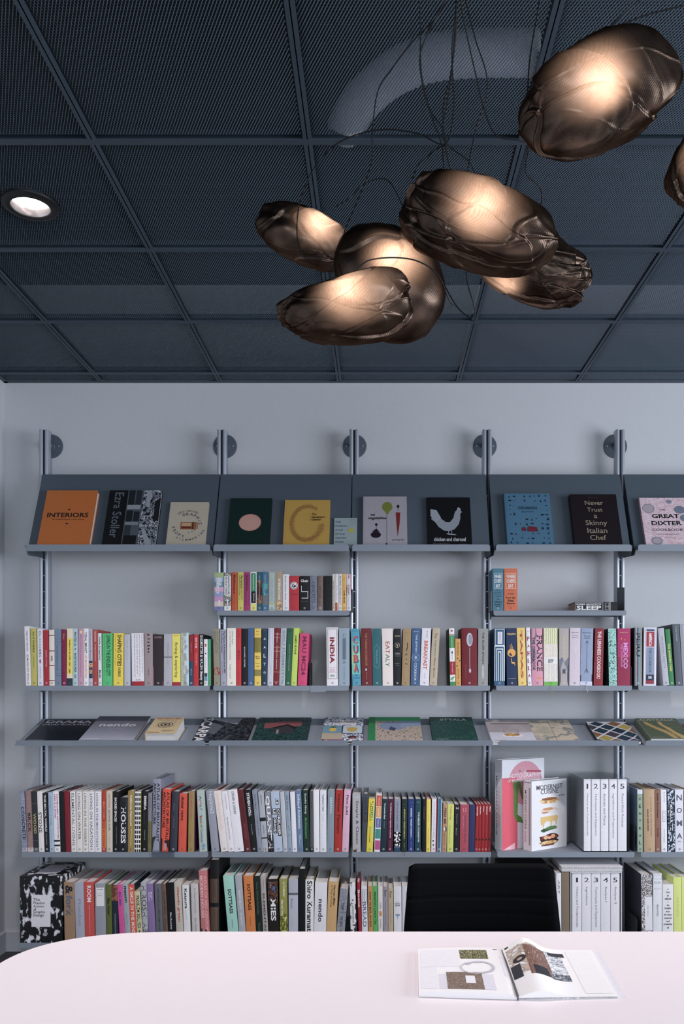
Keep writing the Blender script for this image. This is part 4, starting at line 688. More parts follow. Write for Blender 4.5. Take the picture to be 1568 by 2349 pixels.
run('6a', 0, 1950, 3.136, 672, Z6, Y6, .28, G6, W6+'first bay', [
 (464,541,455,238,'9C7C5C','kraft brown','with blue ampersand title',[V('&','18202C',.05,.2,.5,.7,1),V('fork','50607C',.22,.56,.5,.62,1)]),
 (544,612,532,243,'A4A8B8','lilac grey','with debossed title',[V('Phaidon','8088A0',.27,.72,.5,.3)]),
 (611,682,602,237,'C84840','coral red','with white short title',[V('ROOM','ECDCDC',.06,.33,.5,.42,1),V('Inside Contemporary Interiors','E0A8A4',.38,.86,.5,.16)]),
 (687,763,680,247,'8C9098','linen grey','with pasted white label',[B(.07,.38,'E0DEE2',.12,.88),Hh('ROOM','4C4C50',.1,.5),Hh('PHAIDON DESIGN','8A8A92',.16,.6),Hh('Classics','8A8A92',.2,.5)],{'mat':pattern('linen',['83878F','9599A1'],600,sharp=False)}),
 (765,806,757,255,'586420','moss green','with dark bold title',[V('Max Huber','181C08',.23,.53,.5,.5,1)]),
 (808,852,797,258,'1C2834','navy','with brown photographic top',[B(0,.28,pattern('brown_photo',['7C4C3C','5C3428','94604C'],60,sharp=False)),V('PHAIDON','90A0B0',.5,.85,.5,.2)]),
 (853,893,833,255,'D44C98','bubblegum pink','with blue scribble',[V('saul bass','3C3C9C',.12,.36,.5,.5,1)]),
 (895,933,873,250,'98A8AC','pale grey-blue','with lowercase black title',[V('massin','14181C',.04,.32,.5,.55,1),V('Laetitia Wolff','5C6C70',.5,.68,.5,.2)]),
 (936,980,914,255,'D85444','salmon red','with cream capitals',[V('A SMILE IN THE MIND','F0DCC8',.04,.86,.5,.5,1)],{'side':'1C3444'}),
 (982,1022,959,305,'C8C494','straw','with condensed black title',[V('PROBLEM SOLVED','1C1C14',.08,.72,.5,.6,1),V('MICHAEL','3C3C2C',.76,.98,.5,.35,1)]),
 (1028,1068,1010,240,'A8ACB0','pale grey','with tall outlined capitals',[V('HIROSHI ABE','3C4450',.05,.92,.5,.85)]),
 (1073,1122,1050,250,'8C78A8','lavender','with white small block',[V('MUSIC','D8D0E4',.14,.28,.7,.18),V('FOR','D8D0E4',.14,.24,.5,.18),V('SPACES','D8D0E4',.14,.3,.3,.18)],{'mat':pattern('lavender_fade',['9080AC','84709C'],10,sharp=False)}),
 (1125,1177,1107,250,'60646C','medium grey','with fine dark title',[V('CREATIVE SPACE & URBAN HOMES OF ARTISTS','23262C',.08,.88,.5,.24)]),
 (1178,1210,1157,250,'6C5444','walnut brown','with black serif capitals',[V('JAGUAR MAN','2C1C14',.12,.52,.5,.45),V('Phaidon','2C1C14',.6,.8,.5,.2)]),
 (1211,1265,1196,240,'0C0E14','black','with tiny white title',[V('Max Bechdolt','C8C8D0',.50,.78,.45,.22,1)]),
 (1268,1318,1247,238,'C0B8A8','bone','with red lowercase title',[V('vitamin green','C03C34',.07,.66,.5,.42,1)]),
 (1324,1372,1307,260,'DCDCDC','white','with black serif name',[V('Katsura',BLK,.06,.41,.5,.42,1),V('Imperial Villa',GRY,.44,.6,.45,.16)]),
 (1384,1438,1370,250,'C4C0BC','warm white','with thin grey titles',[V('A Visual Inventory','5C5C5C',.07,.50,.5,.25),V('John Pawson','5C5C5C',.58,.85,.5,.25)]),
 (1450,1512,1427,155,'C07070','oversized salmon','with overlapping capitals',[V('ATLAS OF MID-CENTURY','E0A0A0',.07,.88,.7,.32,1),V('MODERN HOUSES','E8B4B4',.07,.66,.28,.34,1),Pg([(0,.80),(.6,.82),(1,.9),(1,1),(0,1)],'1C3440')],{'d':.295,'mark':0}),
])
run('6b0', 450, 1950, 3.075, 660, Z6, Y6, .29, G6, W6+'second bay', [
 (98,161,96,74,'0A0A0C','tall black','with two kraft panels',[B(.23,.52,'5C4838',.03,.95),B(.57,.85,'5C4838',.03,.95),V('MODERNIST LIVING','2C2018',.28,.45,.5,.1),V('architecture','2C2018',.6,.75,.5,.1)],{'mark':0,'bulge':.006,'label':'tall black book with two kraft panels left of mint book'}),
])
run('6b', 450, 1950, 3.075, 660, Z6, Y6, .28, G6, W6+'second bay', [
 (230,304,187,190,'94CCBC','mint','with bold black capitals',[V('SOTTSASS','14201C',.20,.57,.5,.34,1),V('PHAIDON','3C5C54',.66,.78,.5,.1)]),
 (306,354,271,190,'A4A8AE','cool grey','with pale raised letters',[V('MARIO BELLINI','C8CCD2',.22,.5,.5,.3,1),V('PHAIDON','C8CCD2',.56,.74,.5,.3,1)]),
 (356,425,331,190,'D07830','bright orange','with bold black capitals',[V('SOTTSASS','2C1408',.12,.52,.5,.34,1),V('PHAIDON','7C3C14',.62,.75,.5,.1)]),
 (427,472,405,190,'14201C','dark pine','with faint green serif',[V('Ronan & Erwan Bouroullec','3C5C44',.1,.58,.45,.34,1),V('Works','3C7C4C',.7,.85,.5,.34)]),
 (474,510,449,193,'A8A09C','putty','with wide spaced letters',[V('ELEMENTAL','4C4444',.26,.85,.5,.4,1),V('Alejandro','6C6464',.05,.2,.6,.2)]),
 (512,586,500,213,'1A1614','dark photo','with fat white capitals',[B(.04,.38,pattern('tower_photo',['3C2820','6C4434','1C1814','54607C'],50),.02,.98),V('MIES','ECECEC',.31,.66,.5,.5,1),V('Detlef Mertins','8C98B0',.05,.14,.3,.16)]),
 (590,646,585,210,'8C8C38','olive','with white serif names',[B(.55,1,pattern('olive_art',['9C9C44','4C5028','7C8034','C8C890'],50)),V('Le Corbusier','E8E8D0',.05,.28,.6,.28,1),V('Ideas and Forms','E8E8D0',.33,.58,.35,.28,1)]),
 (651,718,650,212,'A8ACB8','frost grey','with darker crossing band',[B(.215,.26,'5C6068'),B(.25,1,'B0B4C0'),V('Breuer','5C6470',.31,.47,.35,.25),V('Complete',GRY,.6,.72,.3,.08)]),
 (721,766,723,140,'0C0E12','black','without visible title',[],{'mark':0}),
 (768,828,769,215,'DCDCDE','white','with giant black name',[V('Shiro Kuramata',BLK,.02,.88,.5,.62,1)],{'mark':0,'side':'6C6C28'}),
 (826,913,836,235,'DADAE0','broad white','with large lowercase grey name',[V('nendo','3C4048',.28,.66,.5,.36,1)]),
 (908,978,927,230,'C8A064','honey tan','with two-line black title',[V('Herman Miller','3C2C18',.06,.40,.66,.22,1),V('A Way of Living','4C3820',.06,.42,.36,.22)]),
])
run('6b2', 450, 1950, 3.075, 660, Z6, Y6, .24, G6, W6+'second bay', [
 (982,1040,1014,282,'787C84','speckled stone-grey','',[V('THE','3C4048',.26,.40,.5,.3,1),B(.44,.445,'3C4048'),V('HIGH','3C4048',.52,.70,.5,.3,1),V('LINE','3C4048',.78,.92,.5,.3,1)],{'mat':pattern('granite',['5C6068','8C9098','A8ACB4','44484E'],300),'mark':0,'label':'speckled stone-grey book leaning right between tan and patchy books'}),
])
run('6c', 450, 1950, 3.075, 660, Z6, Y6, .22, G6, W6+'third bay', [
 (1090,1131,1080,235,'B4B4B8','patchy','with black and white blocks',[B(0,1,pattern('collage',['D8D8D8','2C2C30','E0E0E0','6C6C70'],60,kind='cells')),B(.02,.28,'D8D8DC',.3,.9),B(.36,.7,'E0E0E4',.2,.85),V('LONDON BOOK',BLK,.38,.68,.5,.3,1)],{'mark':0}),
 (1149,1169,1132,235,'A81C2C','slim crimson','with white script',[V('Bocca','ECD8D8',.12,.42,.5,.7,1)],{'mark':0}),
 (1170,1211,1162,262,'D8DAE0','bluish white','with dark boxed title',[F(.06,.28,'4C6078',.15,.85,.05),V('CONRAN BOOK','4C6078',.08,.26,.5,.2),V('BREAD','3C4C64',.28,.72,.5,.6)]),
 (1214,1247,1209,262,'C08C50','golden brown','with small black title',[V('HOW TO BOIL AN EGG','2C1C0C',.1,.72,.5,.4,1)]),
 (1248,1282,1242,262,'4CAC4C','apple green','with small dark title',[V('BREAKFAST LUNCH TEA','143C18',.1,.68,.5,.4,1)]),
 (1284,1317,1282,265,'DAD6D2','white','with orange spot',[V('CURED','6C6458',.28,.4,.5,.3),B(.44,.53,'D88030',.25,.75),V('Rose Bakery','6C6458',.58,.75,.5,.3)]),
 (1319,1353,1317,265,'989098','mushroom','with dark slim title',[V('Raw','3C3840',.06,.18,.5,.5),V('Recipes for a modern vegetarian lifestyle','5C5860',.26,.7,.5,.2)]),
 (1355,1390,1353,275,'BCA888','light tan','with brown slim title',[V('Raw','3C3020',.06,.18,.5,.5),V('Recipes for a modern vegetarian lifestyle','6C5C48',.26,.66,.5,.2)]),
 (1394,1449,1392,265,'D8DAE0','cool white','with blue cup drawing',[Hh('THE','3C4850',.28,.35),Hh('FRENCH','3C4850',.31,.7,bold=1),Hh('BAKER','3C4850',.34,.6,bold=1),E(.5,.51,.3,.16,'7C98B4'),B(.53,.58,'7C98B4',.46,.54)]),
 (1452,1506,1451,265,'D0D2D8','pale white','with tiny dotted title',[V('RECIPES FROM AN ITALIAN',BLK,.1,.7,.6,.1,1)]),
 (1509,1560,1509,262,'C4B8A0','buff','behind the chair',[V('CAFE','4C4030',.1,.3,.5,.3)],{'label':'buff book partly hidden at the left of the black chair'}),
])
run('6d', 920, 1950, 2.42, 518, Z6, Y6, .27, G6, W6+'fourth bay', [
 (862,890,860,133,'DADADE','white','',[V('ART','6A6A70',.1,.3,.5,.4)],{'label':'white book just right of the black chair back'}),
 (893,935,891,128,'7C6C58','brown-grey','',[],{'label':'brown-grey book between white book and white slipcase','mark':0}),
])
run('6e', 920, 1950, 2.42, 518, Z6, Y6, .27, G6, W6+'fifth bay', [
 (1336,1397,1332,140,'CCCCD0','white','with brown leaf print',[B(0,.42,pattern('leaf_print',['D8D8DC','3C3024','D0D0D4','4C3C2C'],90)),B(.82,1,pattern('leaf_print',['D8D8DC','3C3024','D0D0D4','4C3C2C'],90)),B(.0,.82,pattern('leaf_print',['D8D8DC','3C3024','D0D0D4','4C3C2C'],90),0,.35),B(.33,.82,'D8D8DC',.3,1),V('Cellar Seasons',GRY,.45,.62,.6,.14)],{'side':'2C343C','mark':0}),
 (1399,1448,1399,135,'D8DAE2','white','with blue-grey upper lettering',[F(.02,.08,'8C94A8',.05,.95,.03),Hh('DUK','8C94A8',.13,.8),Hh('ECCO','A4A8B8',.22,.7),V('BERLIN WORDS','4C5464',.45,.62,.5,.2)],{'edge':'E0E0E4'}),
 (1450,1511,1450,195,'E0E0E2','white','with stacked bold sentence',[Hh(t,'4C4C54',.08+.055*k,wd,bold=1) for k, (t, wd) in enumerate([('A',.15),('Day',.35),('at',.2),('elBulli',.6),('-',.1),('An',.25),('insight',.6),('into',.35),('the ideas,',.75),('methods',.7),('and',.3),('creativity',.8),('of',.2)])],{'mark':0}),
 (1513,1557,1511,155,'D0DC70','pale lime','with hardly visible title',[V('SERIES','B4C058',.3,.6,.5,.2)],{'d':.3}),
 (1559,1612,1558,155,'D4E07C','lime','partly out of frame',[V('SERIES','B4C058',.3,.6,.5,.2)],{'d':.3}),
])
# black and white patterned archive box
ab = empty('archive_box', 'black and white mottled box with white title label, lowest shelf left end', 'box', ((46-VX)/497, Y6, Z6+.0004))
MRB = pattern('marbled', ['08090B', '0E1013', '0A0B0E', '0C0D10', '101215', '9A9CA2', 'CFCFD6', 'D8D8DE'], 30, (1.3, 1, .8), rough=.4); bw = 97/497; bh = (2163-2010)/497
b = MB(); b.box(0, bw, 0, .30, 0, bh*.52, MRB); b.box(.002, bw-.002, .002, .298, bh*.52, bh*.53, MRB)
b.box(bw*.27, bw*.72, -.0012, 0, bh*.24, bh*.72, mat('D8D6DC', .6))
draw(b, [Hh('The','33343C',.35,.16,.39), Hh('Phaidon','33343C',.40,.27,.45), Hh('Archive','33343C',.45,.25,.44), Hh('of','33343C',.495,.07,.35), Hh('Graphic','33343C',.54,.28,.455), Hh('Design','33343C',.59,.25,.44)], bw, bh, lambda a, c_, o: (a, -.0013-o, c_))
b.build('base', ab)
b = MB(); b.box(-.0015, bw+.0015, -.0015, .3015, bh*.835, bh, MRB); b.box(.0, bw, .0, .30, bh*.53, bh*.835, MRB)
b.box(bw*.25, bw*.75, .05, .24, bh, bh+.0008, pattern('barcode', ['D8D6DC', 'C8C6CC', '8A8A92'], 60, (6, .2, 1), 'wave')); b.build('lid', ab)
# ---------------------------------------------------------------- boxed volumes, angled books
def boxed(ox, oy, f, yb, zt, yf, vt, vols, titles, d, labels, grp):
    s = FPX/yf
    for k, ((u0, u1), t) in enumerate(zip(vols, titles)):
        w = (u1-u0)/f/s*.985; h = (yb-vt)/f/s
        wd = min(.8, .030*len(t)*1.05)
        bo = book(labels[k], w, d, h, 'D8D8DE', [Hh(str(k+1), '2C2C34', .10, .22 if k == 0 else .50, .5, 0, .07), V(t, '6C6C78', .20, .20+wd*.78, .5, .30)], group=grp)
        bo.location = ((ox+u0/f-VX)/s, yf+.008, zt+.0006)
EN = ['first', 'second', 'third', 'fourth', 'fifth']
T1 = ['History and Fundamentals', 'Techniques and Equipment', 'Animals and Plants', 'Ingredients and Preparations', 'Plated-Dish Recipes']
boxed(1100, 1720, 3.35, 790, Z5+.004, Y5, 237, [(802,856),(862,926),(932,992),(998,1058),(1064,1132)], T1, .26, [f'white numbered volume, {e} in the clear acrylic case' for e in EN], 'white volumes in the acrylic case')
T2 = ['History and Fundamentals', 'Ingredients', 'Techniques and Equipment', 'Recipes I', 'Recipes II']
boxed(920, 1950, 2.42, 516, Z6+.003, Y6, 135, [(951,1003),(1005,1055),(1057,1108),(1110,1163),(1165,1214)], T2, .26, [f'white numbered volume, {e} in the lower white slipcase' for e in EN], 'white volumes in the slipcase')
def case(label, x0, x1, y0, y1, z0, z1, m, t, cat='slipcase'):
    r = empty('book_case', label, cat)
    b = MB(); b.box(x0, x1, y0, y1, z0, z0+t, m); b.build('bottom_panel', r)
    b = MB(); b.box(x0, x1, y0, y1, z1-t, z1, m); b.build('top_panel', r)
    for a, c_ in ((x0, x0+t), (x1-t, x1)): b = MB(); b.box(a, c_, y0, y1, z0+t, z1-t, m); b.build('side_panel', r)
    b = MB(); b.box(x0+t, x1-t, y1-t, y1, z0+t, z1-t, m); b.build('back_panel', r)
s5 = FPX/Y5; s6 = FPX/Y6
case('clear acrylic case around five white numbered volumes, tall-book shelf', (1100+794/3.35-VX)/s5, (1100+1150/3.35-VX)/s5, Y5+.002, Y5+.285, Z5+.0004, CAMZ-(1720+228/3.35-VY)/s5+.004, clear_mat(), .003, 'acrylic case')
case('white slipcase around five white numbered volumes, lowest shelf', (920+940/2.42-VX)/s6, (920+1225/2.42-VX)/s6, Y6+.003, Y6+.28, Z6+.0002, CAMZ-(1950+124/2.42-VY)/s6, mat('D4D4D8', .5), .0026)
sp = empty('spiral_bound_book', 'white spiral-bound book lying on top of the slipcase, lowest shelf', 'book')
zz = CAMZ-(1950+124/2.42-VY)/s6+.0008; xa, xb = (920+893/2.42-VX)/s6, (920+1230/2.42-VX)/s6
b = MB(); b.box(xa, xb, Y6+.012, Y6+.23, zz, zz+.022, page_mat('E8E8EC')); b.build('pages', sp)
b = MB(); b.box(xa-.002, xb+.002, Y6+.008, Y6+.235, zz+.022, zz+.024, mat('D8D8DE', .4)); b.build('cover', sp)
b = MB()
for k in range(34):
    x = xa+.004+(xb-xa-.008)*k/33; tube(b, [(x+.0015*math.cos(a), Y6+.012+.010*math.cos(a), zz+.0125+.0125*math.sin(a)) for a in [2*math.pi*i/10 for i in range(11)]], .0011, mat('E4E4EA', .3), 5)
b.build('spiral_wire', sp, smooth=True)
bb = empty('storage_box', 'black storage box behind the black chair, lowest shelf fourth bay', 'box')
x0, x1 = (920+560/2.42-VX)/s6+.01, (920+846/2.42-VX)/s6; zt_ = CAMZ-(1950+84/2.42-VY)/480.
b = MB(); b.box(x0, x1, Y6+.03, Y6+.30, Z6+.0005, zt_-.04, mat('121417', .55, gain=1)); b.build('body', bb)
b = MB(); b.box(x0-.002, x1+.002, Y6+.028, Y6+.302, zt_-.04, zt_, mat('15171B', .5, gain=1)); b.build('lid', bb)
def angled(label, px, py_b, Yc, ang, thick, wid, hgt, col, spine, face, z, **kw):
    bo = book(label, thick, wid, hgt, col, spine, face, group=G5, **kw)
    corner = PX(px, py_b, Yc); a = math.radians(ang)
    # local +x (front cover normal) -> towards the camera, turned; local y -> along the cover
    nx = Vector((math.sin(a)*1, -math.cos(a), 0)); ny = Vector((math.cos(a), math.sin(a), 0))
    o = Vector((corner.x, Yc, z+.0005))-nx*thick
    bo.matrix_world = Matrix(((nx.x, ny.x, 0, o.x), (nx.y, ny.y, 0, o.y), (0, 0, 1, o.z), (0, 0, 0, 1)))
    return bo
angled('tallest white and pink photo book with big pale disc, behind sandwich book', 1100+170/3.35, 1956, 3.985, 31, .052, .262, .425, 'D8D8E0',
    [V('MODERNIST CUISINE','4C4C58',.18,.84,.28,.2), V('THE PHOTOGRAPHY OF','8C8C98',.30,.74,.62,.14), B(0,.14,'C8C8D0')],
    [E(.55,.27,.40,.40,'D08C9C'), B(.20,1,'D8445A',0,.34), Pg([(0,.2),(.32,.2),(.36,.33),(.36,1),(0,1)],'D85064'), Pg([(.02,1),(.30,.93),(.30,1)],'E8B0BC'), Pg([(.26,.24),(.42,.24),(.5,.45),(.46,.45),(.38,.30),(.36,.62),(.45,.65),(.5,.72),(.34,.70),(.27,.62)],'5C8438'), Pg([(.40,.12),(.92,.14),(.93,.16),(.40,.14)],'A83C54'), Hh('PHOTOGRAPHY','E8E8F0',.185,.82,.5), Hh('THE','D8D8E0',.14,.14), Hh('OF MODERNIST CUISINE','E8D8E0',.235,.75)], Z5, edge='E0E0E4')
SW = []
def blob(cu, cv, ru, rv, h, k=0, jag=.12):
    rr = random.Random(int(cu*999+cv*777+k)); ps = []
    for i in range(22):
        a = 2*math.pi*i/22; r_ = 1+jag*(rr.random()-.5)*2; ps.append((cu+ru*r_*math.cos(a), cv+rv*r_*math.sin(a)))
    return Pg(ps, h)
BRD = pattern('toasted_bun', ['B8824C', 'D8B078', 'A06C3C', 'E4C898'], 30, (1, 1, 3), sharp=False)
sand = [blob(.50,.30,.27,.045,BRD), blob(.50,.275,.22,.02,'8C5428'), blob(.50,.435,.25,.035,'DCC4AC'), blob(.46,.42,.15,.02,'C48C5C'), blob(.6,.45,.1,.015,'E8DCD0'), blob(.38,.47,.1,.012,'B87850'),
        Pg([(.25,.53),(.72,.52),(.75,.56),(.72,.60),(.70,.68),(.66,.60),(.58,.60),(.55,.72),(.52,.60),(.42,.60),(.36,.62),(.33,.70),(.29,.62),(.27,.66),(.25,.60)],'D8B468'), blob(.48,.71,.2,.022,'3C6434',3,.3), blob(.56,.69,.16,.02,'54803C',4,.3), blob(.35,.73,.1,.02,'2C4C28',5,.3),
        blob(.48,.86,.27,.075,'3C1C14',6,.2), blob(.48,.83,.22,.03,'A03428',7,.3), blob(.40,.83,.06,.03,'D8A878',8), blob(.60,.82,.06,.03,'D8A070',9), blob(.5,.84,.05,.02,'E0B080',10), blob(.48,.905,.26,.025,BRD,11), blob(.45,.94,.2,.012,'6C2418',12)]
angled('white book with stacked sandwich picture, angled beside acrylic case', 1100+398/3.35, 1956, 3.965, 34, .055, .232, .328, 'DCDCE4',
    [V('MODERNIST CUISINE','3C3440',.14,.70,.28,.2), V('at home','A03048',.73,.88,.28,.2), B(.1,.92,pattern('ruled',['3C3440','C8C8D0'],150,(1,1,3),'wave'),.68,.86), B(.02,.03,'6C6C78',.1,.9)],
    sand+[Hh('MODERNIST','54505C',.10,.74,.5), Hh('CUISINE','54505C',.165,.50,.5), Hh('at home','A03048',.235,.18,.85)], Z5)
# ---------------------------------------------------------------- books on display
def on_display(label, kind, xb0, xb1, ytop, thick, col, face, spine=(), grp='books on the display shelves', tilt=0., **kw):
    P0, P1 = (U0, U1) if kind == 'U' else (L0, L1)
    d = Vector((0, P1[0]-P0[0], P1[1]-P0[1])).normalized(); n = Vector((0, -d.z, d.y))
    O = Vector((0, P0[0], P0[1]))+n*.0006+d*.0008
    Fp = O+n*thick; Z = Fp.y; X0 = (xb0-VX)*Z/FPX; X1 = (xb1-VX)*Z/FPX
    k = (VY-ytop)/FPX      # (z-CAMZ) = k*Y at the head of the book
    L = (k*Fp.y-(Fp.z-CAMZ))/(d.z-k*d.y)
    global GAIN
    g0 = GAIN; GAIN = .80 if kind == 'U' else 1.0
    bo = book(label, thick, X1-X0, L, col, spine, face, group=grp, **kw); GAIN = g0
    M = Matrix(((n.x, 1, d.x, X0), (n.y, 0, d.y, O.y), (n.z, 0, d.z, O.z), (0, 0, 0, 1))); bo.matrix_world = M
    return bo
def ring(t, col, cu, cv, r, a0, a1, sz, out=1): return Ar(t, col, cu, cv, r, a0, a1, sz, out)
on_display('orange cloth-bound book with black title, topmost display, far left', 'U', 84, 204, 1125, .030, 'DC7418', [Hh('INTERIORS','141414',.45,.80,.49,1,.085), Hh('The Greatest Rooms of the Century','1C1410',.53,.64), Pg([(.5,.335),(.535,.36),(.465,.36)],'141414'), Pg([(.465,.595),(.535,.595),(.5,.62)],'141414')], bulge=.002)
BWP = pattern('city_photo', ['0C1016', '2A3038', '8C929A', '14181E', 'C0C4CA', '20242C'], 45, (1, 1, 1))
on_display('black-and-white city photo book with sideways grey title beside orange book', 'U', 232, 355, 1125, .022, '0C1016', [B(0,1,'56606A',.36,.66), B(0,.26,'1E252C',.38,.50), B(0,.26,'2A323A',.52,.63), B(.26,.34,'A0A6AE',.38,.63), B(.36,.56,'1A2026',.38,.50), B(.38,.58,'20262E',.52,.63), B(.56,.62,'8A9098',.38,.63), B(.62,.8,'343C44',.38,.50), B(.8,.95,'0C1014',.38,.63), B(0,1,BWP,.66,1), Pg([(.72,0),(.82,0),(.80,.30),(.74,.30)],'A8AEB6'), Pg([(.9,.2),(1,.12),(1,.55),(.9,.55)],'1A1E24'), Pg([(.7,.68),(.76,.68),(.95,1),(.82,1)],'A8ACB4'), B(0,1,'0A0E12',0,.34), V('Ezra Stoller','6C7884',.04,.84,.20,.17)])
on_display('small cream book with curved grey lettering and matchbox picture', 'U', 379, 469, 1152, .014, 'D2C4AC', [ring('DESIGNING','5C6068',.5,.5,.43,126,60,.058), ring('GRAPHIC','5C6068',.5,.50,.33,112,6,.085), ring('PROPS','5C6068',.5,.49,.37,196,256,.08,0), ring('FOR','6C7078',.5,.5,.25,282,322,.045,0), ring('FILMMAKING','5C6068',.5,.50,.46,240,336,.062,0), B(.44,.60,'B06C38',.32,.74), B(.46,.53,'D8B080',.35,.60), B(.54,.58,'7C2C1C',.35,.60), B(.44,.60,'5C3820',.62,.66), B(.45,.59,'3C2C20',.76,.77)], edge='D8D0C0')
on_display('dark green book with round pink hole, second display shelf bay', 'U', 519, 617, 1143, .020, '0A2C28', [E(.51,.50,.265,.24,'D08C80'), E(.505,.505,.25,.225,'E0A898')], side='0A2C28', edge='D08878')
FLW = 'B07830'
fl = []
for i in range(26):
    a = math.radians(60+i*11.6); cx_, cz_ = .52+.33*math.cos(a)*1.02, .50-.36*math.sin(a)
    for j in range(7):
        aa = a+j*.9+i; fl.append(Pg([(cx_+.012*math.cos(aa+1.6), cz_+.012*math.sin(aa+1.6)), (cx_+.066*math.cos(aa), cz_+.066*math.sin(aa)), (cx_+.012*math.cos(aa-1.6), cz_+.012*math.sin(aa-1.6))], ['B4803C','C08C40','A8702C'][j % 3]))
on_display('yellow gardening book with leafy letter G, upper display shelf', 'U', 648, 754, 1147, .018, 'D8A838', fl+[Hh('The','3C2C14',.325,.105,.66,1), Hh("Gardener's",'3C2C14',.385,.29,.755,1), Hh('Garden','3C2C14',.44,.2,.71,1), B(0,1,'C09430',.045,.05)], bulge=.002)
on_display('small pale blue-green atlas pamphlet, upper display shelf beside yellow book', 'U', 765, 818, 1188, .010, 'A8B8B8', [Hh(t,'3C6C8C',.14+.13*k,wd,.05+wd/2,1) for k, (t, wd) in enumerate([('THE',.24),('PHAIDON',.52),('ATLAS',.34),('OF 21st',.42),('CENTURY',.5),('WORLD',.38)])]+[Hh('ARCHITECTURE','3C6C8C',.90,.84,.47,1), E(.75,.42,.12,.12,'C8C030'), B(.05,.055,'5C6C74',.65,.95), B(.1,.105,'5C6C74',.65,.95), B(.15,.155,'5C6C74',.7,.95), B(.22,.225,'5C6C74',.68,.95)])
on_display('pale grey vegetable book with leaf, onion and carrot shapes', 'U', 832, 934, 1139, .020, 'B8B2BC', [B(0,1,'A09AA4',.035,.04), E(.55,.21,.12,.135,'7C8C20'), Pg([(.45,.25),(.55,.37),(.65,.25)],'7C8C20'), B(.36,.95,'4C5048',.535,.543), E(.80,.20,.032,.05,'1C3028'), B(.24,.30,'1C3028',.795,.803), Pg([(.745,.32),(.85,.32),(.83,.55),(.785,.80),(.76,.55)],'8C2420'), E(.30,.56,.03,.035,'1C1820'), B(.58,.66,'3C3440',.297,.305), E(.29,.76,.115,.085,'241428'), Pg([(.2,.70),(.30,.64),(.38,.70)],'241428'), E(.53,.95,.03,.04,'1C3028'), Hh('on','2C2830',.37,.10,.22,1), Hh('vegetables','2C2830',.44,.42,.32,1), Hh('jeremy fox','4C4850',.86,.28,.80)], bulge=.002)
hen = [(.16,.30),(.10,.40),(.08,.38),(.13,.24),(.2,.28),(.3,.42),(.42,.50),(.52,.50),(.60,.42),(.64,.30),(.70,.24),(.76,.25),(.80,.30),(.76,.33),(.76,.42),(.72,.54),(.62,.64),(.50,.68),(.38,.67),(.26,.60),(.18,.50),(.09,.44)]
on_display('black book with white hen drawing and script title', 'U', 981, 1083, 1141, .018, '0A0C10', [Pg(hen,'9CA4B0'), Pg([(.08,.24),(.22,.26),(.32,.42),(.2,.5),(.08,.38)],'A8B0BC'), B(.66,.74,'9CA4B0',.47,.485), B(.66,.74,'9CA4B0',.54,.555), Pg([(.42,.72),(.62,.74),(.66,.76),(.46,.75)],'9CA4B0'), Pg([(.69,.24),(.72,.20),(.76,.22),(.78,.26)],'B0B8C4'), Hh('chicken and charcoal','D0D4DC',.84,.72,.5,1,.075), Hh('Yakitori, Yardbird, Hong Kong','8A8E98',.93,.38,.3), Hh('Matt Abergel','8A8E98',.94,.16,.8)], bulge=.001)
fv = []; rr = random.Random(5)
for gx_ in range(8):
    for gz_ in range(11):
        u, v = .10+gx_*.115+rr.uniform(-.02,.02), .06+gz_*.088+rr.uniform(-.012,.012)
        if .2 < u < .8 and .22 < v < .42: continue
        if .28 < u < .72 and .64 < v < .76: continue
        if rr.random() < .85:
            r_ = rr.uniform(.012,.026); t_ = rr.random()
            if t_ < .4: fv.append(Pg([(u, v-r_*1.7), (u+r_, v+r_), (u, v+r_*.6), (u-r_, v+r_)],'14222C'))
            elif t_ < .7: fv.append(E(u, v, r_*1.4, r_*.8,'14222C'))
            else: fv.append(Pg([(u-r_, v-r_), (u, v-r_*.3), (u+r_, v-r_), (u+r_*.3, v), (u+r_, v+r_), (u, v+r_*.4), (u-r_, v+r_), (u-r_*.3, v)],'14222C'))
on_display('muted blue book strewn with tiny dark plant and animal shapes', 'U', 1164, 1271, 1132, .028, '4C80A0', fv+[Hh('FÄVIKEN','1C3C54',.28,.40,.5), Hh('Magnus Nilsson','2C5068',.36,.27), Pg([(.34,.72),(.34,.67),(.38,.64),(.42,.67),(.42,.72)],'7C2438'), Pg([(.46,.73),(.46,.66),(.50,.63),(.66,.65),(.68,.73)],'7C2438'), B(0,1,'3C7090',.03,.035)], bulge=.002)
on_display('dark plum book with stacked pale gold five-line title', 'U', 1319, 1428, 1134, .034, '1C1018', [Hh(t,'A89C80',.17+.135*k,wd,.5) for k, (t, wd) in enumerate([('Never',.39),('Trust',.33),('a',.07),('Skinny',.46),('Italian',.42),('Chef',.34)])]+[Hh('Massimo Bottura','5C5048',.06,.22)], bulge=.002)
on_display('pinkish marbled cookbook with grey fruit drawings at right edge', 'U', 1482, 1592, 1142, .024, 'C4A8B0', [B(0,1,pattern('dixter',['C8B0B8','D4C4CC','C0A0A4','CCB8C0'],60)), E(.16,.22,.13,.12,'8C98AC'), E(.16,.22,.11,.10,'C4B0B8'), E(.24,.88,.12,.10,'8C98AC'), E(.24,.88,.09,.07,'C4B0B8'), E(.82,.25,.12,.1,'7C889C'), E(.9,.42,.1,.09,'7C889C'), E(.62,.08,.06,.05,'8C98AC'), Hh('THE','2C3038',.25,.12,.46), Hh('GREAT','14181E',.38,.58,.5,1,.085), Hh('DIXTER','14181E',.525,.64,.5,1,.085), Hh('COOKBOOK','2C3038',.66,.66,.5,0,.05), Hh('RECIPES FROM AN ENGLISH GARDEN','3C4048',.75,.45), Hh('AARON BERTELSEN','3C4048',.81,.2)])
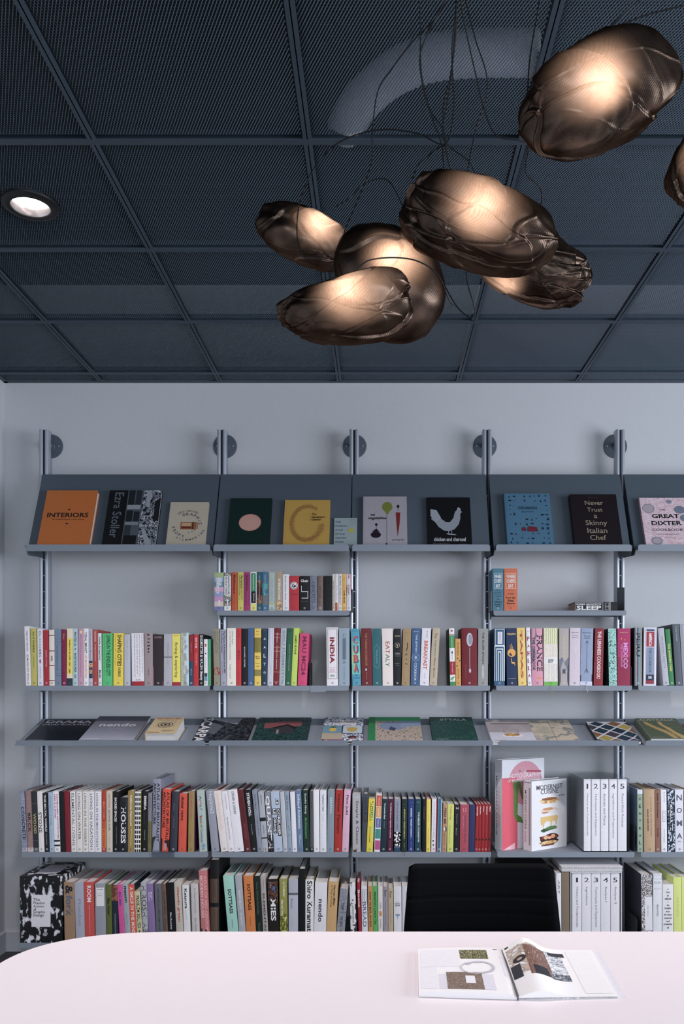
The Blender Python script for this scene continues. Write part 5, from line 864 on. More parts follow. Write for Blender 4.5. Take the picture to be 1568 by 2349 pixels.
# lower display shelf
on_display('black glossy book with faint vertical streaks, lower display, far left', 'L', 53, 179, 1650, .018, '0A0D12', [B(0,1,pattern('streaks',['0A0D12','10151C','0C1016','141A22'],30,(1,3,.1),'wave',rough=.25,sharp=False)), Hh('DRAMA','A8AAB4',.12,.88,.5,1,.115), Hh('DAVID ROCKWELL','90929C',.25,.92,.5,0,.07), Hh('PHAIDON','6A6C76',.94,.28,.2,1)])
on_display('silver gradient book with faint pale title, lower display shelf', 'L', 180, 306, 1643, .024, '70747E', []+[B(k/12,(k+1)/12,'%02X%02X%02X'%(int(92+6*k),int(96+6*k),int(108+6.6*k))) for k in range(12)]+[Hh('nendo','C4C8D4',.38,.70,.5,1,.14), Hh('2016-2020','A0A4B0',.52,.26), Hh('PHAIDON','D0D4DC',.94,.26,.2,1)])
on_display('thick small cream book with round lens diagram, lower display shelf', 'L', 332, 401, 1646, .058, 'C8B488', [Hh('PATENTED','8C3C24',.07,.86,.5,1,.09), Hh('1000 Design Patents','3C3428',.18,.6), E(.5,.47,.26,.26,'4C463C'), E(.5,.47,.23,.23,'C0AC84'), E(.5,.47,.17,.17,'3C382F'), E(.5,.47,.12,.12,'A8987C'), E(.5,.47,.05,.05,'1C1A18'), F(.3,.62,'8C7C5C',.2,.8,.01), Hh('PHAIDON','8C3C24',.94,.4,.25,1), B(.80,.81,'6C6048',.5,.9), B(.84,.85,'6C6048',.5,.9), B(.88,.89,'6C6048',.5,.8)])
SCP = pattern('scarpa_photo', ['0C0E12', '1C2026', '3C424A', '101418', '14181C'], 30, rough=.4)
on_display('dark photo book with large white sideways title by shelf joint', 'L', 437, 564, 1646, .012, '0E1014', [B(0,1,SCP), Pg([(.12,.02),(.75,.04),(.70,.30),(.30,.14)],'8A9098'), Pg([(.2,.2),(.45,.35),(.35,.7),(.18,.6)],'5C626A'), Pg([(.45,1),(.62,.7),(.68,.7),(.60,1)],'3C4248'), V('SCARPA','D8DADE',.03,.97,.11,.20,1)])
TRE = pattern('tree_photo', ['0A1414', '1E3C3C', '142828', '2A5450', '0C1818'], 60, rough=.4)
on_display('dark leafy photo book with pink sky and gabled house', 'L', 574, 702, 1646, .012, '142020', [B(0,1,TRE), Pg([(.14,.24),(.45,.16),(.85,.16),(.84,.36),(.15,.46)],'8C4C50'), Pg([(.30,.42),(.58,.28),(.78,.44),(.72,.48),(.58,.34),(.34,.46)],'141418'), Pg([(.34,.46),(.58,.34),(.72,.48),(.7,.66),(.36,.66)],'34343A'), Pg([(.4,.5),(.44,.5),(.45,.66),(.4,.66)],'8C8C90'), B(0,.14,TRE), Hh('PHAIDON','8A9490',.95,.26,.22)])
TIL = pattern('tiles_print', ['D8D8DC', '4C5468', 'C8C8D0', '8C98B0'], 120, kind='cells', rough=.4)
on_display('colourful tiled cookbook with lemon and pot pictures', 'L', 735, 831, 1646, .012, 'C8C4C0', [B(0,.34,TIL), B(.12,.30,'DCD8D8',.25,.82), Hh('NAPLES','7C7484',.18,.5,.53,1), Hh('AND THE AMALFI COAST','7C7484',.26,.5,.53), B(.34,.64,'6C94A8',.0,.47), E(.25,.50,.09,.12,'D8B828'), Pg([(.15,.40),(.25,.37),(.36,.41),(.25,.44)],'2C5C3C'), B(.34,.64,'B8C8D4',.5,.98), Pg([(.6,.42),(.72,.40),(.86,.43),(.84,.55),(.72,.60),(.6,.54)],'C0A040'), B(.64,.88,'B0A48C',0,.5), B(.66,.96,TIL,.5,1), E(.74,.80,.11,.10,'34343C'), E(.76,.82,.05,.05,'A83828'), B(.88,1,'8C5C84',.05,.55), Pg([(0,.95),(.14,.90),(.2,1),(0,1)],'D8B840'), Hh('PHAIDON','5C5C64',.93,.24,.5,1)], side='2C2C34')
SPK = pattern('terrazzo', ['A89C90', 'A0948A', 'A89C90', '5C544C'], 80, rough=.5)
on_display('bright green bordered art book with blue oval shape', 'L', 844, 970, 1645, .012, '1C9C5C', [B(0,1,'128048',.0,.12), B(.16,1,SPK,.13,1), E(.46,.36,.26,.22,'7C90AC'), Pg([(.60,.16),(1,.16),(1,.36),(.62,.42)],'8498B4'), Pg([(.38,.5),(.42,.38),(.52,.46),(.48,.56)],'3C4864'), B(.07,.08,'0C6034',.05,.35), Hh('PHAIDON','3C342C',.94,.24,.18)])
on_display('dark green textured book with pale top title, third bay display', 'L', 993, 1097, 1645, .022, '16302E', [B(0,1,pattern('glass_texture',['122826','24443F','1A3634','2E524C'],80,rough=.35,sharp=False)), Hh('IITTALA','A8B8B4',.12,.62,.55,1,.09), Hh('PHAIDON','8C9C98',.94,.28,.22,1), B(.86,.865,'5C7470',.3,.85)], edge='E8E8EC')
on_display('white food book with plate of fritters, fourth bay display', 'L', 1128, 1231, 1651, .018, 'C8C4CC', [B(0,.60,pattern('plaster_wall',['8C8488','989094','A09A9C'],14,rough=.5,sharp=False)), B(.18,.22,'5C5450',.1,1), B(.60,.96,'C4C6D4'), F(.48,.62,'8C6C58',.34,.68,.012), E(.52,.74,.24,.10,'DCDEE6'), blob(.40,.71,.07,.055,'B08430',1), blob(.52,.72,.07,.06,'C09438',2), blob(.62,.70,.06,.055,'A87C2C',3), blob(.47,.67,.05,.04,'C89C48',4), Hh('PHAIDON','8A8A92',.95,.26,.2)])
on_display('beige cover with grey leaf shadows and centre seam', 'L', 1233, 1333, 1651, .010, 'B8AC9C', [B(0,1,pattern('leaf_cover',['78807C','A8A090','BCB0A0','6C7674','B4A898'],9,(1,1,1.2),rough=.5,sharp=False)), B(0,1,'3C3C38',.475,.485), Hh('PHAIDON','6A665C',.96,.22,.15)])
dm = [B(0,1,'C4C4CC')]
for k in range(-1, 5):
    for j in range(0, 6):
        cx_, cz_ = .22+k*.42+(.21 if j % 2 else 0), .10+j*.19
        c_ = ['1C3040','9C8C38','1C3848','7C5430','1E3444','A89438','3C3844'][(k*3+j*2) % 7]
        P_ = [(cx_-.18,cz_),(cx_,cz_-.155),(cx_+.18,cz_),(cx_,cz_+.155)]
        P_ = [(min(1,max(0,a)),min(1,max(0,b_))) for a, b_ in P_]
        if -.15 < cx_ < 1.15: dm.append(Pg(P_, c_))
on_display('navy, mustard and white diamond-patterned book, fourth bay display', 'L', 1372, 1472, 1656, .020, '1C2C3C', dm)
on_display('sage green thick book with gold branching drawing, fifth bay display', 'L', 1492, 1590, 1648, .034, '74806C', [Hh('AUSTRALIA','B8BCA8',.08,.88,.5,0,.08), Pg([(.12,.18),(.2,.18),(.34,.42),(.5,.6),(.62,.8),(.66,1),(.54,1),(.46,.78),(.3,.56),(.14,.32)],'A88C50'), Pg([(.46,.18),(.56,.18),(.56,.34),(.66,.5),(.72,.7),(.9,1),(.72,1),(.62,.74),(.54,.5),(.48,.36)],'B09458'), B(.30,.305,'98A090',.55,.85), B(.46,.465,'98A090',.65,.9), Hh('PHAIDON','A8AC98',.95,.25,.2)], side='4C5A44')
on_display('rose-red book at right edge of lower display', 'L', 1604, 1690, 1660, .016, 'A8485C', [Hh('Bloom','E0C0C8',.3,.6)])
# ---------------------------------------------------------------- bookends
def bookend(label, px, zt, yf, h=.14, d=.13, side=-1, wrap=False):
    s = FPX/yf; X = (px-VX)/s; r = empty('bookend', label, 'bookend', (X, yf+.006, zt+.0004), 'metal bookends')
    m_ = mat('2E3339', .45, .2, gain=1, bump=0)
    b = MB(); pl = [(0, 0), (d, 0), (d, h)]
    for k in range(6): a = math.radians(90+18*k); pl.append((.025+.025*math.cos(a), h-.025+.025*math.sin(a)))
    b.prism(pl, 0, .0016, m_, 'x'); b.build('upright_plate', r)
    b = MB(); b.prism(pl[:1]+[(0, 0), (0, .001)], 0, .001, m_, 'x')
    b = MB(); b.box(min(0, side*.0006), max(0, side*.0006)+.0016, 0, d, 0, .0009, m_); b.build('foot_plate', r)
    if wrap:
        b = MB(); b.box(.004, .076, -.0105, -.0085, -.030, .001, STEEL); b.box(.004, .076, -.0105, .10, .0004, .0012, STEEL); b.build('clip_plate', r)
for a in [('dark metal bookend right of pink book beside the gap', 710, Z3, Y3, .11, .13, 1, True), ('dark bookend behind stone grey book, eye-level shelf', 1122.6, Z3, Y3, .10, .12),
          ('dark bookend between magenta and striped books, eye-level shelf', 1448, Z3, Y3, .10, .13), ('dark bookend right of sage dotted book, tall-book shelf', 476.2, Z5, Y5, .12, .16),
          ('dark bookend right of rose pink book, tall-book shelf', 801, Z5, Y5, .12, .16), ('dark bookend right of slim red volumes, tall-book shelf', 1127, Z5, Y5, .12, .16),
          ('dark bookend right of the acrylic case, tall-book shelf', 1455, Z5, Y5, .12, .16), ('dark bookend left of leaf-print book, lowest shelf', 1461, Z6, Y6, .11, .16),
          ('dark bookend right of small white books, highest shelf second bay', 806.2, Z2, Y2, .11, .12)]: bookend(*a)
r = empty('bookend', 'large grey metal bookend at right end of highest book shelf', 'bookend', ((1430-VX)/476, Y2, Z2), 'metal bookends')
b = MB(); b.prism([(-.004, 0), (.12, 0), (.12, .125), (-.004, .112)], 0, .002, STEELD, 'x'); b.build('upright_plate', r)
b = MB(); b.box(-.03, .0, .01, .11, .0003, .0011, STEELD); b.build('foot_plate', r)
r = empty('bookend', 'grey metal bookend left of thick blue food guide', 'bookend', ((1100+90/3.35-VX)/476, Y2+.004, Z2), 'metal bookends')
b = MB(); b.prism([(0, 0), (.12, 0), (.12, .105), (.0, .095)], 0, .002, STEEL, 'x'); b.build('upright_plate', r)
r = empty('book_holder', 'clear acrylic holder under the two big architecture atlases', 'book holder', ((30+1066/3.336-VX)/s5, Y5, Z5))
b = MB(); b.box(-.002, .104, -.008, -.005, -.024, .010, clear_mat()); b.box(-.002, .104, -.008, .0, .0002, .0012, clear_mat()); b.build('front_plate', r)
# ---------------------------------------------------------------- table
TW = mat('EDE5E8', .32, gain=1.0, noise=.01, scale=30, bump=.003, spec=.45); _tx0, _tx1, _ty0, _ty1 = -.858, 2.35, .85, 2.152
tb = empty('meeting_table', 'large white table with rounded corners in front of the bookshelves', 'table', (0, 0, 0))
pts = []
for (cx, cy, sx, sy) in ((_tx1, _ty1, -1, -1), (_tx0, _ty1, 1, -1), (_tx0, _ty0, 1, 1), (_tx1, _ty0, -1, 1)):
    arc = []
    for k in range(25):
        t = math.pi/2*k/24; ra, rb = .41, .32; e = 2/2.8
        arc.append((cx+sx*ra*(1-math.cos(t)**e if math.cos(t) > 1e-9 else 1), cy+sy*rb*(1-math.sin(t)**e if math.sin(t) > 1e-9 else 1)))
    if sx*sy < 0: arc = arc[::-1]
    pts += arc
b = MB(); b.prism(pts, .714, .74, TW, 'z'); b.build('tabletop', tb, bevel=.003)
LG = mat('C8C9CC', .3, .3, gain=1)
for lx in (-.45, 1.85):
    for ly in (1.05, 1.95):
        b = MB(); b.lathe([(0, 0), (.025, 0), (.025, .714), (0, .714)], (lx, ly, 0), LG, seg=20); b.build('leg', tb, smooth=False)
# ---------------------------------------------------------------- office chair
BK = mat('090A0D', .9, gain=1.0, noise=.15, scale=300, bump=.06, spec=.1); CHR = mat('9DA2A8', .2, 1., gain=1, bump=0)
ch = empty('office_chair', 'black ribbed office chair pushed behind the white table', 'chair', (.31, 2.45, 0))
def ribbed(w0, w1, z0, z1, yf, thick, ribs):
    mb = MB(); nz, nx = 72, 24; fr = []; bk = []
    for j in range(nz+1):
        t = j/nz; z = z0+(z1-z0)*t; w = w0+(w1-w0)*t
        seam = min(abs(((z1-z)/(z1-z0)*ribs[0]+ribs[1]) % 1), 1-abs(((z1-z)/(z1-z0)*ribs[0]+ribs[1]) % 1))
        dent = .007*math.exp(-(seam/.035)**2)
        rnd = .008*max(0, 1-(1-t)*nz/2)
        for i in range(nx+1):
            u = i/nx*2-1; curve = -.035*u*u; ed = .010*max(0, (abs(u)-.93)/.07)
            sag = (-.007*(1-u*u)-.012*max(0, (abs(u)-.9)/.1)**2)*t**8
            fr.append((u*w/2, yf(t)+curve+thick/2-dent-rnd-ed, z+sag)); bk.append((u*w/2, yf(t)+curve-thick/2+dent+rnd+ed, z+sag))
    vs = fr+bk; N = nx+1; off = len(fr); fs = []
    for j in range(nz):
        for i in range(nx):
            a = j*N+i; fs.append((a, a+1, a+N+1, a+N)); fs.append((off+a, off+a+N, off+a+N+1, off+a+1))
        a = j*N; fs.append((a, a+N, off+a+N, off+a)); a = j*N+nx; fs.append((a, off+a, off+a+N, a+N))
    for i in range(nx): a = i; fs.append((a, off+a, off+a+1, a+1)); a = nz*N+i; fs.append((a, a+1, off+a+1, off+a))
    mb.mesh(vs, fs, BK); return mb
# its back stands on the shelf side, the sitter faces the table
ribbed(.50, .437, .44, .823, lambda t: .10+.05*t, .030, (7.6, .0)).build('backrest', ch, smooth=True)
mb = MB(); nx = 16
mb.prism([(-.36, .43), (-.37, .455), (-.33, .468), (.04, .455), (.09, .47), (.10, .44), (.05, .425), (-.30, .425)], -.24, .24, BK, 'x'); mb.build('seat', ch, bevel=.01)
for s in (-1, 1):
    mb = MB(); tube(mb, [(s*.245, -.36, .445), (s*.245, -.1, .437), (s*.245, .05, .43), (s*.235, .09, .47), (s*.225, .10, .55)], .011, CHR, 10); mb.build('side_frame', ch, smooth=True)
mb = MB(); mb.lathe([(.03, .40), (.03, .22), (.022, .22), (.022, .09), (0, .09)], (0, -.13, 0), CHR, seg=20); mb.box(-.245, .245, -.16, -.10, .395, .42, CHR); mb.build('column', ch)
for k in range(5):
    a = 2*math.pi*k/5+.3; mb = MB(); tube(mb, [(0, -.13, .10), (.14*math.cos(a), -.13+.14*math.sin(a), .09), (.29*math.cos(a), -.13+.29*math.sin(a), .07)], .014, CHR, 8); mb.build('base_leg', ch, smooth=True)
    mb = MB(); mb.lathe([(0, -.012), (.028, -.012), (.03, 0), (.028, .012), (0, .012)], (.29*math.cos(a), -.13+.29*math.sin(a), .03), BK, 'y', 20); mb.build('caster', ch)
# ---------------------------------------------------------------- open magazine on the table
PAP = mat('EEEAED', .45, gain=1.12, noise=.01, bump=0); mg = empty('open_magazine', 'open magazine with white pages and pictures lying on the white table', 'magazine', (0, 0, .74))
def mp(px, py, z): Z = FPX*(CAMZ-.74-z)/(py-VY); p = PX(px, py, Z); return Vector((p.x, p.y, z))
TL, TM, TR_ = mp(958, 2180, .006), mp(1151, 2178, .006), mp(1352, 2180, .004)
BL_, BM_, BR_ = mp(960, 2276, .010), mp(1187, 2283, .010), mp(1416, 2284, .006)
def left_h(u, v): return .0105+.002*math.sin(u*3.0)-.007*max(0, (u-.93)/.07)**1.5+.001*math.sin(v*5)
def right_h(u, v):
    curl = .022*math.exp(-((u-.23)/.19)**2)*(.55+.75*v); return .0065+curl*(1-math.exp(-u*16))-.002*u+.002*math.exp(-(u/.03)**2)*0
def pg_surf(side):
    def f(u, v, o=0.):
        if side == 'l': A, B_, C, D = BL_, BM_, TM, TL; h_ = left_h(u, v)
        else: A, B_, C, D = BM_, BR_, TR_, TM; h_ = right_h(u, v)
        p = A.lerp(B_, u).lerp(D.lerp(C, u), v); return Vector((p.x, p.y, h_+o))
    return f
def page_part(side, name, top=True):
    f = pg_surf(side); mb = MB(); nu, nv = 40, 12; vs = []; fs = []
    for i in range(nu+1):
        for j in range(nv+1): vs.append(f(i/nu, j/nv))
    for i in range(nu+1):
        for j in range(nv+1): p = f(i/nu, j/nv); vs.append(Vector((p.x, p.y, .0006 if side == 'l' else min(p.z-.0015, .0008))))
    N = nv+1; off = (nu+1)*N
    for i in range(nu):
        for j in range(nv): a = i*N+j; fs.append((a, a+N, a+N+1, a+1)); fs.append((off+a, off+a+1, off+a+N+1, off+a+N))
        a = i*N; fs.append((a, off+a, off+a+N, a+N)); a = i*N+nv; fs.append((a, a+N, off+a+N, off+a))
    for j in range(nv): fs.append((j, j+1, off+j+1, off+j)); a = nu*N+j; fs.append((a, off+a, off+a+1, a+1))
    mb.mesh(vs, fs, PAP)
    def patch(u0, u1, v0, v1, m, o=.0003, shear=0):
        n_ = 12; vs = []; fs = []
        for i in range(n_+1):
            for j in range(n_+1): uu = u0+(u1-u0)*i/n_; vv = v0+(v1-v0)*j/n_; vs.append(f(uu, vv, o))
        for i in range(n_):
            for j in range(n_): a = i*(n_+1)+j; fs.append((a, a+n_+1, a+n_+2, a+1))
        mb.mesh(vs, fs, mm(m))
    def ell(cu, cv, r0, r1, m, o, a0=0, a1=360):
        vs = []; fs = []
        for k in range(37):
            a = math.radians(a0+(a1-a0)*k/36)
            for r in (r0, r1): vs.append(f(cu+r*math.cos(a), cv+r*.85*math.sin(a), o))
            if k: q = 2*k; fs.append((q-2, q-1, q+1, q))
        mb.mesh(vs, fs, mm(m))
    return mb, patch, ell
mb, patch, ell = page_part('l', 'left')
WS = mat('DEDDE3', .5, gain=1.1, bump=0); W2 = mat('D2D1DA', .5, gain=1.1, bump=0)
patch(.03, .46, .52, .95, WS); patch(.03, .20, .06, .50, WS); patch(.22, .80, .06, .36, W2, .0004); patch(.93, .985, .35, .80, WS)
patch(.48, .80, .72, .93, pattern('forest_photo', ['20281C', '4A4A2C', '8C8A5A', '2E3020', 'B9B49A'], 260, (1, .4, 1)), .0007)
patch(.30, .68, .06, .40, pattern('stone_photo', ['6B5A4C', '8A786A', '4C4038', 'A08E80'], 220), .0007); patch(.50, .60, .17, .32, WS, .0010)
ell(.68, .52, .13, .165, mat('B9B8C2', .5, gain=1.1, bump=0), .0009, -90, 160); ell(.62, .50, .14, .16, mat('C4C3CC', .5, gain=1.1, bump=0), .0011, 60, 300)
patch(.88, .93, .945, .955, mat('333333', .6, gain=1, bump=0), .0008)
mb.build('left_pages', mg, recalc=True)
mb, patch, ell = page_part('r', 'right')
patch(.02, .36, .36, .90, pattern('interior_photo', ['C9C3C0', 'E4DFDC', '8C7F78', 'B8A898'], 60, sharp=False), .0004)
patch(.20, .44, .30, .86, pattern('wood_photo', ['4A3630', '7A5A4C', '5E463C', 'A08070'], 200, (3, .3, 1)), .0007)
patch(.44, .62, .30, .88, pattern('snow_photo', ['DADDE4', '9AA2AE', 'F0F0F4', '59606C', 'B4B8C2'], 70), .0006)
patch(.25, .40, .30, .46, mat('23242C', .5, gain=1, bump=0), .0010); patch(.42, .62, .28, .40, pattern('rock_photo', ['9AA0A8', '5A6068', '22262C', 'C8CCD4'], 160), .0010)
patch(.02, .12, .30, .54, mat('2A2C34', .5, gain=1, bump=0), .0009); ell(.13, .62, .03, .07, mat('2A2622', .5, gain=1, bump=0), .0012); patch(.48, .66, .80, .88, mat('33363C', .5, gain=1, bump=0), .0010)
patch(.02, .06, .95, .98, mat('333333', .6, gain=1, bump=0), .0008); patch(.70, .97, .05, .95, mat('EFEDF1', .4, gain=1.12, bump=0), .0005)
mb.build('right_pages', mg, recalc=True)
def layer(name, z0, z1, du, m, u1=1.0, dv=0):
    A, B_, C, D = BM_, BR_, TR_, TM; p = []
    for (u, v) in ((.01, 0), (u1, 0), (u1+.02, 1+dv), (.01, 1)):
        q = A.lerp(B_, u).lerp(D.lerp(C, u), v); p.append((q.x, q.y))
    mb = MB(); mb.prism(p, z0, z1, m, 'z'); mb.build(name, mg)
layer('lower_pages', .0004, .0048, 0, PAP, 1.0)
layer('loose_sheet', .0001, .0003, 0, mat('DAD8DE', .3, gain=1.1, bump=0), 1.09)
mb = MB(); mb.mesh([(BM_.x-.0015, BM_.y-.0015, 0), (BM_.x+.0015, BM_.y-.0015, 0), (BM_.x+.0015, BM_.y-.0015, .011), (BM_.x-.0015, BM_.y-.0015, .011), (TM.x-.0015, TM.y, 0), (TM.x+.0015, TM.y, 0), (TM.x+.0015, TM.y, .006), (TM.x-.0015, TM.y, .006)], [(0,1,2,3), (4,7,6,5), (0,3,7,4), (1,5,6,2), (3,2,6,7), (0,4,5,1)], mat('55575C', .6, gain=1, bump=0)); mb.build('spine_gutter', mg)
# ---------------------------------------------------------------- pendants
def bronze(seed):
    m = bpy.data.materials.new('bronze_mesh_glass'); m.use_nodes = True; nt = m.node_tree; n = nt.nodes; p = n['Principled BSDF']
    p.inputs['Metallic'].default_value = .95; p.inputs['Roughness'].default_value = .33; p.inputs['Specular Tint'].default_value = (.35, .3, .28, 1)
    tc = n.new('ShaderNodeTexCoord'); nz = n.new('ShaderNodeTexNoise'); nz.inputs['Scale'].default_value = 14; nz.inputs['Detail'].default_value = 4
    nt.links.new(tc.outputs['Object'], nz.inputs[0]); cr = n.new('ShaderNodeValToRGB')
    cr.color_ramp.elements[0].position = .35; cr.color_ramp.elements[0].color = (.045, .034, .027, 1); cr.color_ramp.elements[1].position = .65; cr.color_ramp.elements[1].color = (.16, .11, .083, 1)
    nt.links.new(nz.outputs[0], cr.inputs[0]); nt.links.new(cr.outputs[0], p.inputs['Base Color'])
    # woven texture of the wire cloth
    hs = []
    for ax, rz in ((0, .5), (1, -1.07)):
        mp_ = n.new('ShaderNodeMapping'); mp_.inputs['Rotation'].default_value = (.3, .2, rz); nt.links.new(tc.outputs['Object'], mp_.inputs[0])
        w = n.new('ShaderNodeTexWave'); w.inputs['Scale'].default_value = 105; w.inputs['Distortion'].default_value = .6; w.inputs['Detail'].default_value = 1; nt.links.new(mp_.outputs[0], w.inputs[0]); hs.append(w)
    a = n.new('ShaderNodeMath'); a.operation = 'MULTIPLY'; nt.links.new(hs[0].outputs[1], a.inputs[0]); nt.links.new(hs[1].outputs[1], a.inputs[1])
    bp = n.new('ShaderNodeBump'); bp.inputs['Strength'].default_value = .22; bp.inputs['Distance'].default_value = .0008
    nt.links.new(a.outputs[0], bp.inputs['Height']); nt.links.new(bp.outputs[0], p.inputs['Normal'])
    tr = n.new('ShaderNodeBsdfTranslucent'); mr = n.new('ShaderNodeMix'); mr.data_type = 'RGBA'; mr.inputs[6].default_value = (.78, .50, .35, 1); mr.inputs[7].default_value = (1, .84, .72, 1)
    nt.links.new(a.outputs[0], mr.inputs[0]); nt.links.new(mr.outputs[2], tr.inputs[0])
    mx = n.new('ShaderNodeMixShader'); mx.inputs[0].default_value = .10
    nt.links.new(p.outputs[0], mx.inputs[1]); nt.links.new(tr.outputs[0], mx.inputs[2]); ge = n.new('ShaderNodeNewGeometry'); dk = n.new('ShaderNodeBsdfDiffuse'); dk.inputs[0].default_value = (.02, .016, .013, 1)
    in_ = n.new('ShaderNodeMixShader'); nt.links.new(ge.outputs['Backfacing'], in_.inputs[0]); nt.links.new(mx.outputs[0], in_.inputs[1]); nt.links.new(dk.outputs[0], in_.inputs[2])
    nt.links.new(in_.outputs[0], n['Material Output'].inputs[0])
    return m
CORD = mat('050505', .6, gain=1, bump=0)
def pendant(label, cx, cy, Z, hx, hy, hd, rot, seed, folds, power, lamp, cords, taper=0., bean=0., pw=2.4, bulb=None):
    rs = np.random.RandomState(seed); c = PX(cx, cy, Z); sc = Z/FPX
    root = empty('pendant_lamp', label, 'pendant lamp', c, 'crumpled bronze mesh pendant lamps')
    A, Bz, D = hx*sc, hy*sc, hd*sc; nu, nv = 300, 190
    th = np.linspace(0, 2*np.pi, nu, endpoint=False); ph = np.linspace(-np.pi/2+.012, np.pi/2-.012, nv)
    PH, TH = np.meshgrid(ph, th, indexing='ij')
    d = np.stack([np.sin(PH), np.cos(PH)*np.cos(TH), np.cos(PH)*np.sin(TH)], -1)   # poles on the long axis x
    q = np.abs(d)**pw; d = d/(q.sum(-1, keepdims=True)**(1/pw))
    dn = d/np.linalg.norm(d, axis=-1, keepdims=True)
    def wn(p, f, k):
        r2 = np.random.RandomState(k); o = np.zeros(p.shape[:-1])
        for _ in range(6):
            w = r2.normal(size=3)*f; o += np.sin(p@w+r2.uniform(0, 6.28))
        return o/6
    warp = dn+.35*np.stack([wn(dn, 2.2, seed*7+i) for i in range(3)], -1)
    disp = .20*wn(dn, 2.0, seed*5+1)+.07*wn(warp, 4.5, seed*5+2)+.012*wn(warp, 14, seed+90)
    for i in range(folds):
        n_ = rs.normal(size=3); n_ /= np.linalg.norm(n_); c0 = rs.uniform(-.55, .55); s = warp@n_-c0+.10*wn(dn, 5, seed*31+i)
        m_ = rs.normal(size=3); m_ /= np.linalg.norm(m_); msk = 1/(1+np.exp(-8*(dn@m_-.1)))
        w_ = rs.uniform(.12, .30); amp = rs.uniform(.035, .075)
        f = np.where(s > 0, np.exp(-s/w_), np.exp(s/.030)); disp += -amp*msk*f+amp*.55*msk*np.exp(-((s+.035)/.03)**2)
    # narrow pleats
    for i in range(folds):
        n_ = rs.normal(size=3); n_ /= np.linalg.norm(n_); s = warp@n_-rs.uniform(-.5, .5); m_ = rs.normal(size=3); m_ /= np.linalg.norm(m_)
        disp += .020*np.exp(-(s/.020)**2)/(1+np.exp(-8*(dn@m_-.2)))
    P = d*(1+disp)[..., None]; ex = np.abs(P).max(axis=(0, 1)); lo, hi = P.min(axis=(0, 1)), P.max(axis=(0, 1)); P = (P-(lo+hi)/2)/((hi-lo)/2)
    x, y, z = P[..., 0]*A, P[..., 1]*D, P[..., 2]*Bz
    k = 1+taper*(P[..., 0]); z = z*k/(1+abs(taper)*.35); y = y*k; z = z+bean*Bz*(P[..., 0]**2-.4)
    a = math.radians(rot); X = x*math.cos(a)-z*math.sin(a); Zz = x*math.sin(a)+z*math.cos(a)
    vs = np.stack([X, y, Zz], -1).reshape(-1, 3).tolist(); n0 = len(vs)
    fs = [(j*nu+i, j*nu+(i+1) % nu, (j+1)*nu+(i+1) % nu, (j+1)*nu+i) for j in range(nv-1) for i in range(nu)]
    fs += [tuple(range(nu))[::-1], tuple(range((nv-1)*nu, nv*nu))]
    mb = MB(); mb.mesh(vs, fs, bronze(seed)); mb.build('shade', root, smooth=True)
    if power:
        l = bpy.data.lights.new('pendant_bulb_light', 'SPOT'); l.energy = 2.2*(power/4)**.7; l.color = (1, .84, .74); l.shadow_soft_size = .012; l.spot_size = math.radians(150); l.spot_blend = 1
        o = bpy.data.objects.new('pendant_bulb_light', l); COL.objects.link(o); o.parent = root
        va = np.array(vs)+np.array(c); fr = va[va[:, 1] < c.y]
        ux, uy = VX+fr[:, 0]*FPX/fr[:, 1], VY-(fr[:, 2]-CAMZ)*FPX/fr[:, 1]
        q_ = Vector(fr[np.argmin((ux-lamp[0])**2+(uy-lamp[1])**2)])-c; dr = Vector((q_.x*.5, q_.y, q_.z*.5)).normalized()
        o.location = q_-dr*.048; o.rotation_euler = dr.to_track_quat('-Z', 'Y').to_euler()
    for pts in cords:
        ctl = [PX(*q_)-c for q_ in pts]; ps = []; E_ = [ctl[0]*2-ctl[1]]+ctl+[ctl[-1]*2-ctl[-2]]
        for i in range(1, len(E_)-2):
            for k in range(8):
                t = k/8; a0, a1, a2, a3 = E_[i-1:i+3]
                ps.append(.5*((2*a1)+(a2-a0)*t+(2*a0-5*a1+4*a2-a3)*t*t+(3*a1-a0-3*a2+a3)*t**3))
        ps.append(ctl[-1]); cb = MB(); tube(cb, ps, .0015, CORD, 6); cb.build('cord', root, smooth=True)
    return root
T0 = 1.62
def up(pts, z0, z1): n_ = len(pts); return [(p[0], p[1], z0+(z1-z0)*i/(n_-1)) for i, p in enumerate(pts)]
pendant('crumpled bronze pendant lamp at the left of the cluster, small and half-hidden', 708, 545, 2.27, 123, 60, 62, -22, 11, 6, 3.6, (735, 505, -.62),
        [up([(702, 598), (684, 560), (681, 510), (690, 455), (720, 385), (780, 325), (870, 298), (955, 306), (1020, 330), (1040, 250), (1036, 120), (1045, 20), (1050, -60)], 2.16, 1.7),
         up([(770, 590), (785, 545), (800, 505), (828, 440), (852, 370), (854, 300), (866, 210), (898, 158), (950, 90), (1000, 40), (1040, -40)], 2.19, 1.7),
         up([(768, 475), (800, 455), (835, 422), (880, 410), (905, 435), (926, 480)], 2.24, 2.2)])
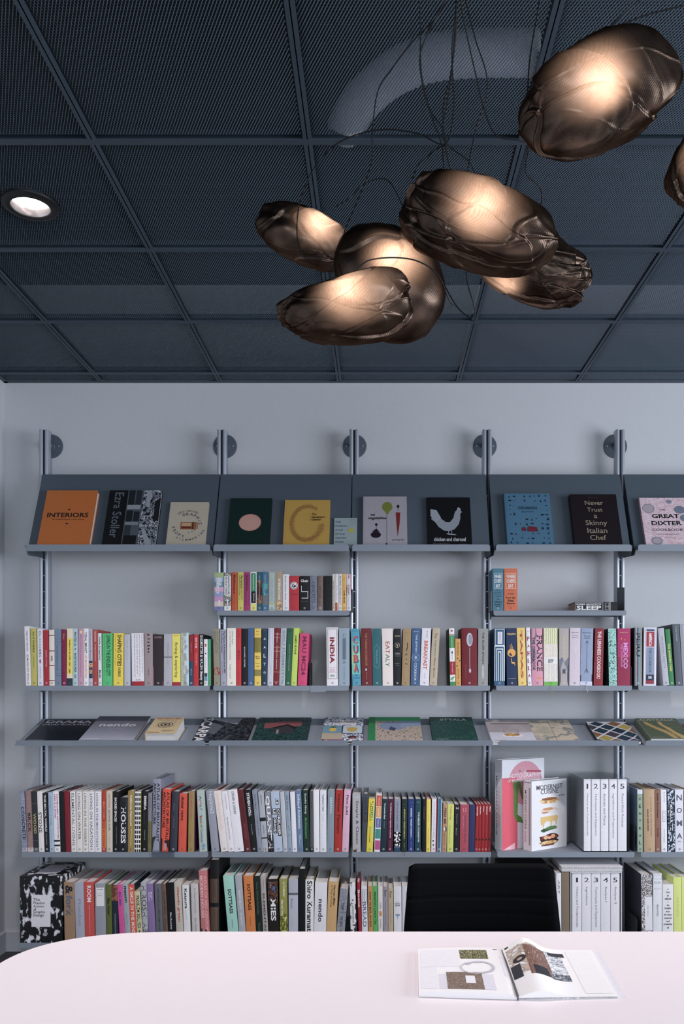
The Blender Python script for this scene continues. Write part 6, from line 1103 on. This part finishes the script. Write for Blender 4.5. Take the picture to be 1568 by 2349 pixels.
pendant('large smooth bronze pendant lamp glowing brightest in the cluster middle', 892, 648, 2.07, 142, 126, 110, -28, 23, 3, 5.5, (905, 590, -.66),
        [up([(1000, 620), (1045, 700), (1075, 728), (1087, 735), (1086, 700), (1070, 640), (1066, 560), (1068, 430), (1090, 300), (1114, 230), (1115, 170), (1090, 90), (1062, -20)], 2.02, 1.84)], taper=.08, pw=2.1)
pendant('pear-shaped crumpled bronze pendant lamp hanging lowest of the cluster', 790, 707, 1.80, 158, 80, 80, 8, 37, 9, 4.0, (800, 660, -.60),
        [up([(822, 612), (850, 596), (905, 591), (960, 600), (1005, 632), (1030, 690), (1040, 700)], 1.72, 1.9)], taper=.22, bean=.12)
pendant('biggest crumpled bronze pendant lamp in the right of the cluster', 1098, 520, 1.80, 186, 90, 95, -19, 45, 9, 4.5, (1105, 470, -.60),
        [up([(945, 410), (960, 378), (1000, 342), (1022, 328), (1012, 290), (984, 250), (968, 190), (964, 120), (1000, 40), (1040, -40)], 1.82, 1.66),
         up([(1018, 410), (1016, 370), (1012, 330), (988, 262), (966, 170), (964, 60), (960, -30)], 1.84, 1.66),
         up([(1036, 405), (1022, 340), (1016, 250), (1034, 165), (1046, 60), (1044, -40)], 1.84, 1.66),
         up([(1092, 405), (1075, 370), (1030, 335), (1015, 300), (1036, 160), (1050, -40)], 1.84, 1.66)], taper=-.05)
pendant('dark crumpled bronze pendant lamp tucked behind the biggest one', 1218, 606, 2.06, 142, 80, 80, -24, 58, 8, 1.6, (1150, 640, -.5),
        [up([(1222, 500), (1240, 470), (1238, 430), (1205, 395), (1208, 330), (1140, 312), (1110, 250), (1088, 160), (1062, 40), (1052, -40)], 2.02, 1.7)], taper=.1)
pendant('large crumpled bronze pendant lamp hanging alone at the upper right', 1373, 222, 1.66, 188, 111, 110, 27, 64, 8, 4.5, (1378, 180, -.62),
        [up([(1310, 142), (1335, 105), (1400, 68), (1480, 35), (1580, 8), (1700, -40)], 1.66, 1.6), up([(1380, 82), (1400, 60), (1470, -5), (1500, -40)], 1.66, 1.6),
         up([(1208, 250), (1214, 140), (1232, 30), (1245, -40)], 1.66, 1.66)], taper=.02)
pendant('bronze pendant lamp mostly outside the picture at right edge', 1632, 372, 1.70, 116, 92, 80, 40, 77, 8, 2.5, (1640, 340, -.6),
        [up([(1640, 290), (1650, 150), (1690, -40)], 1.7, 1.66)])
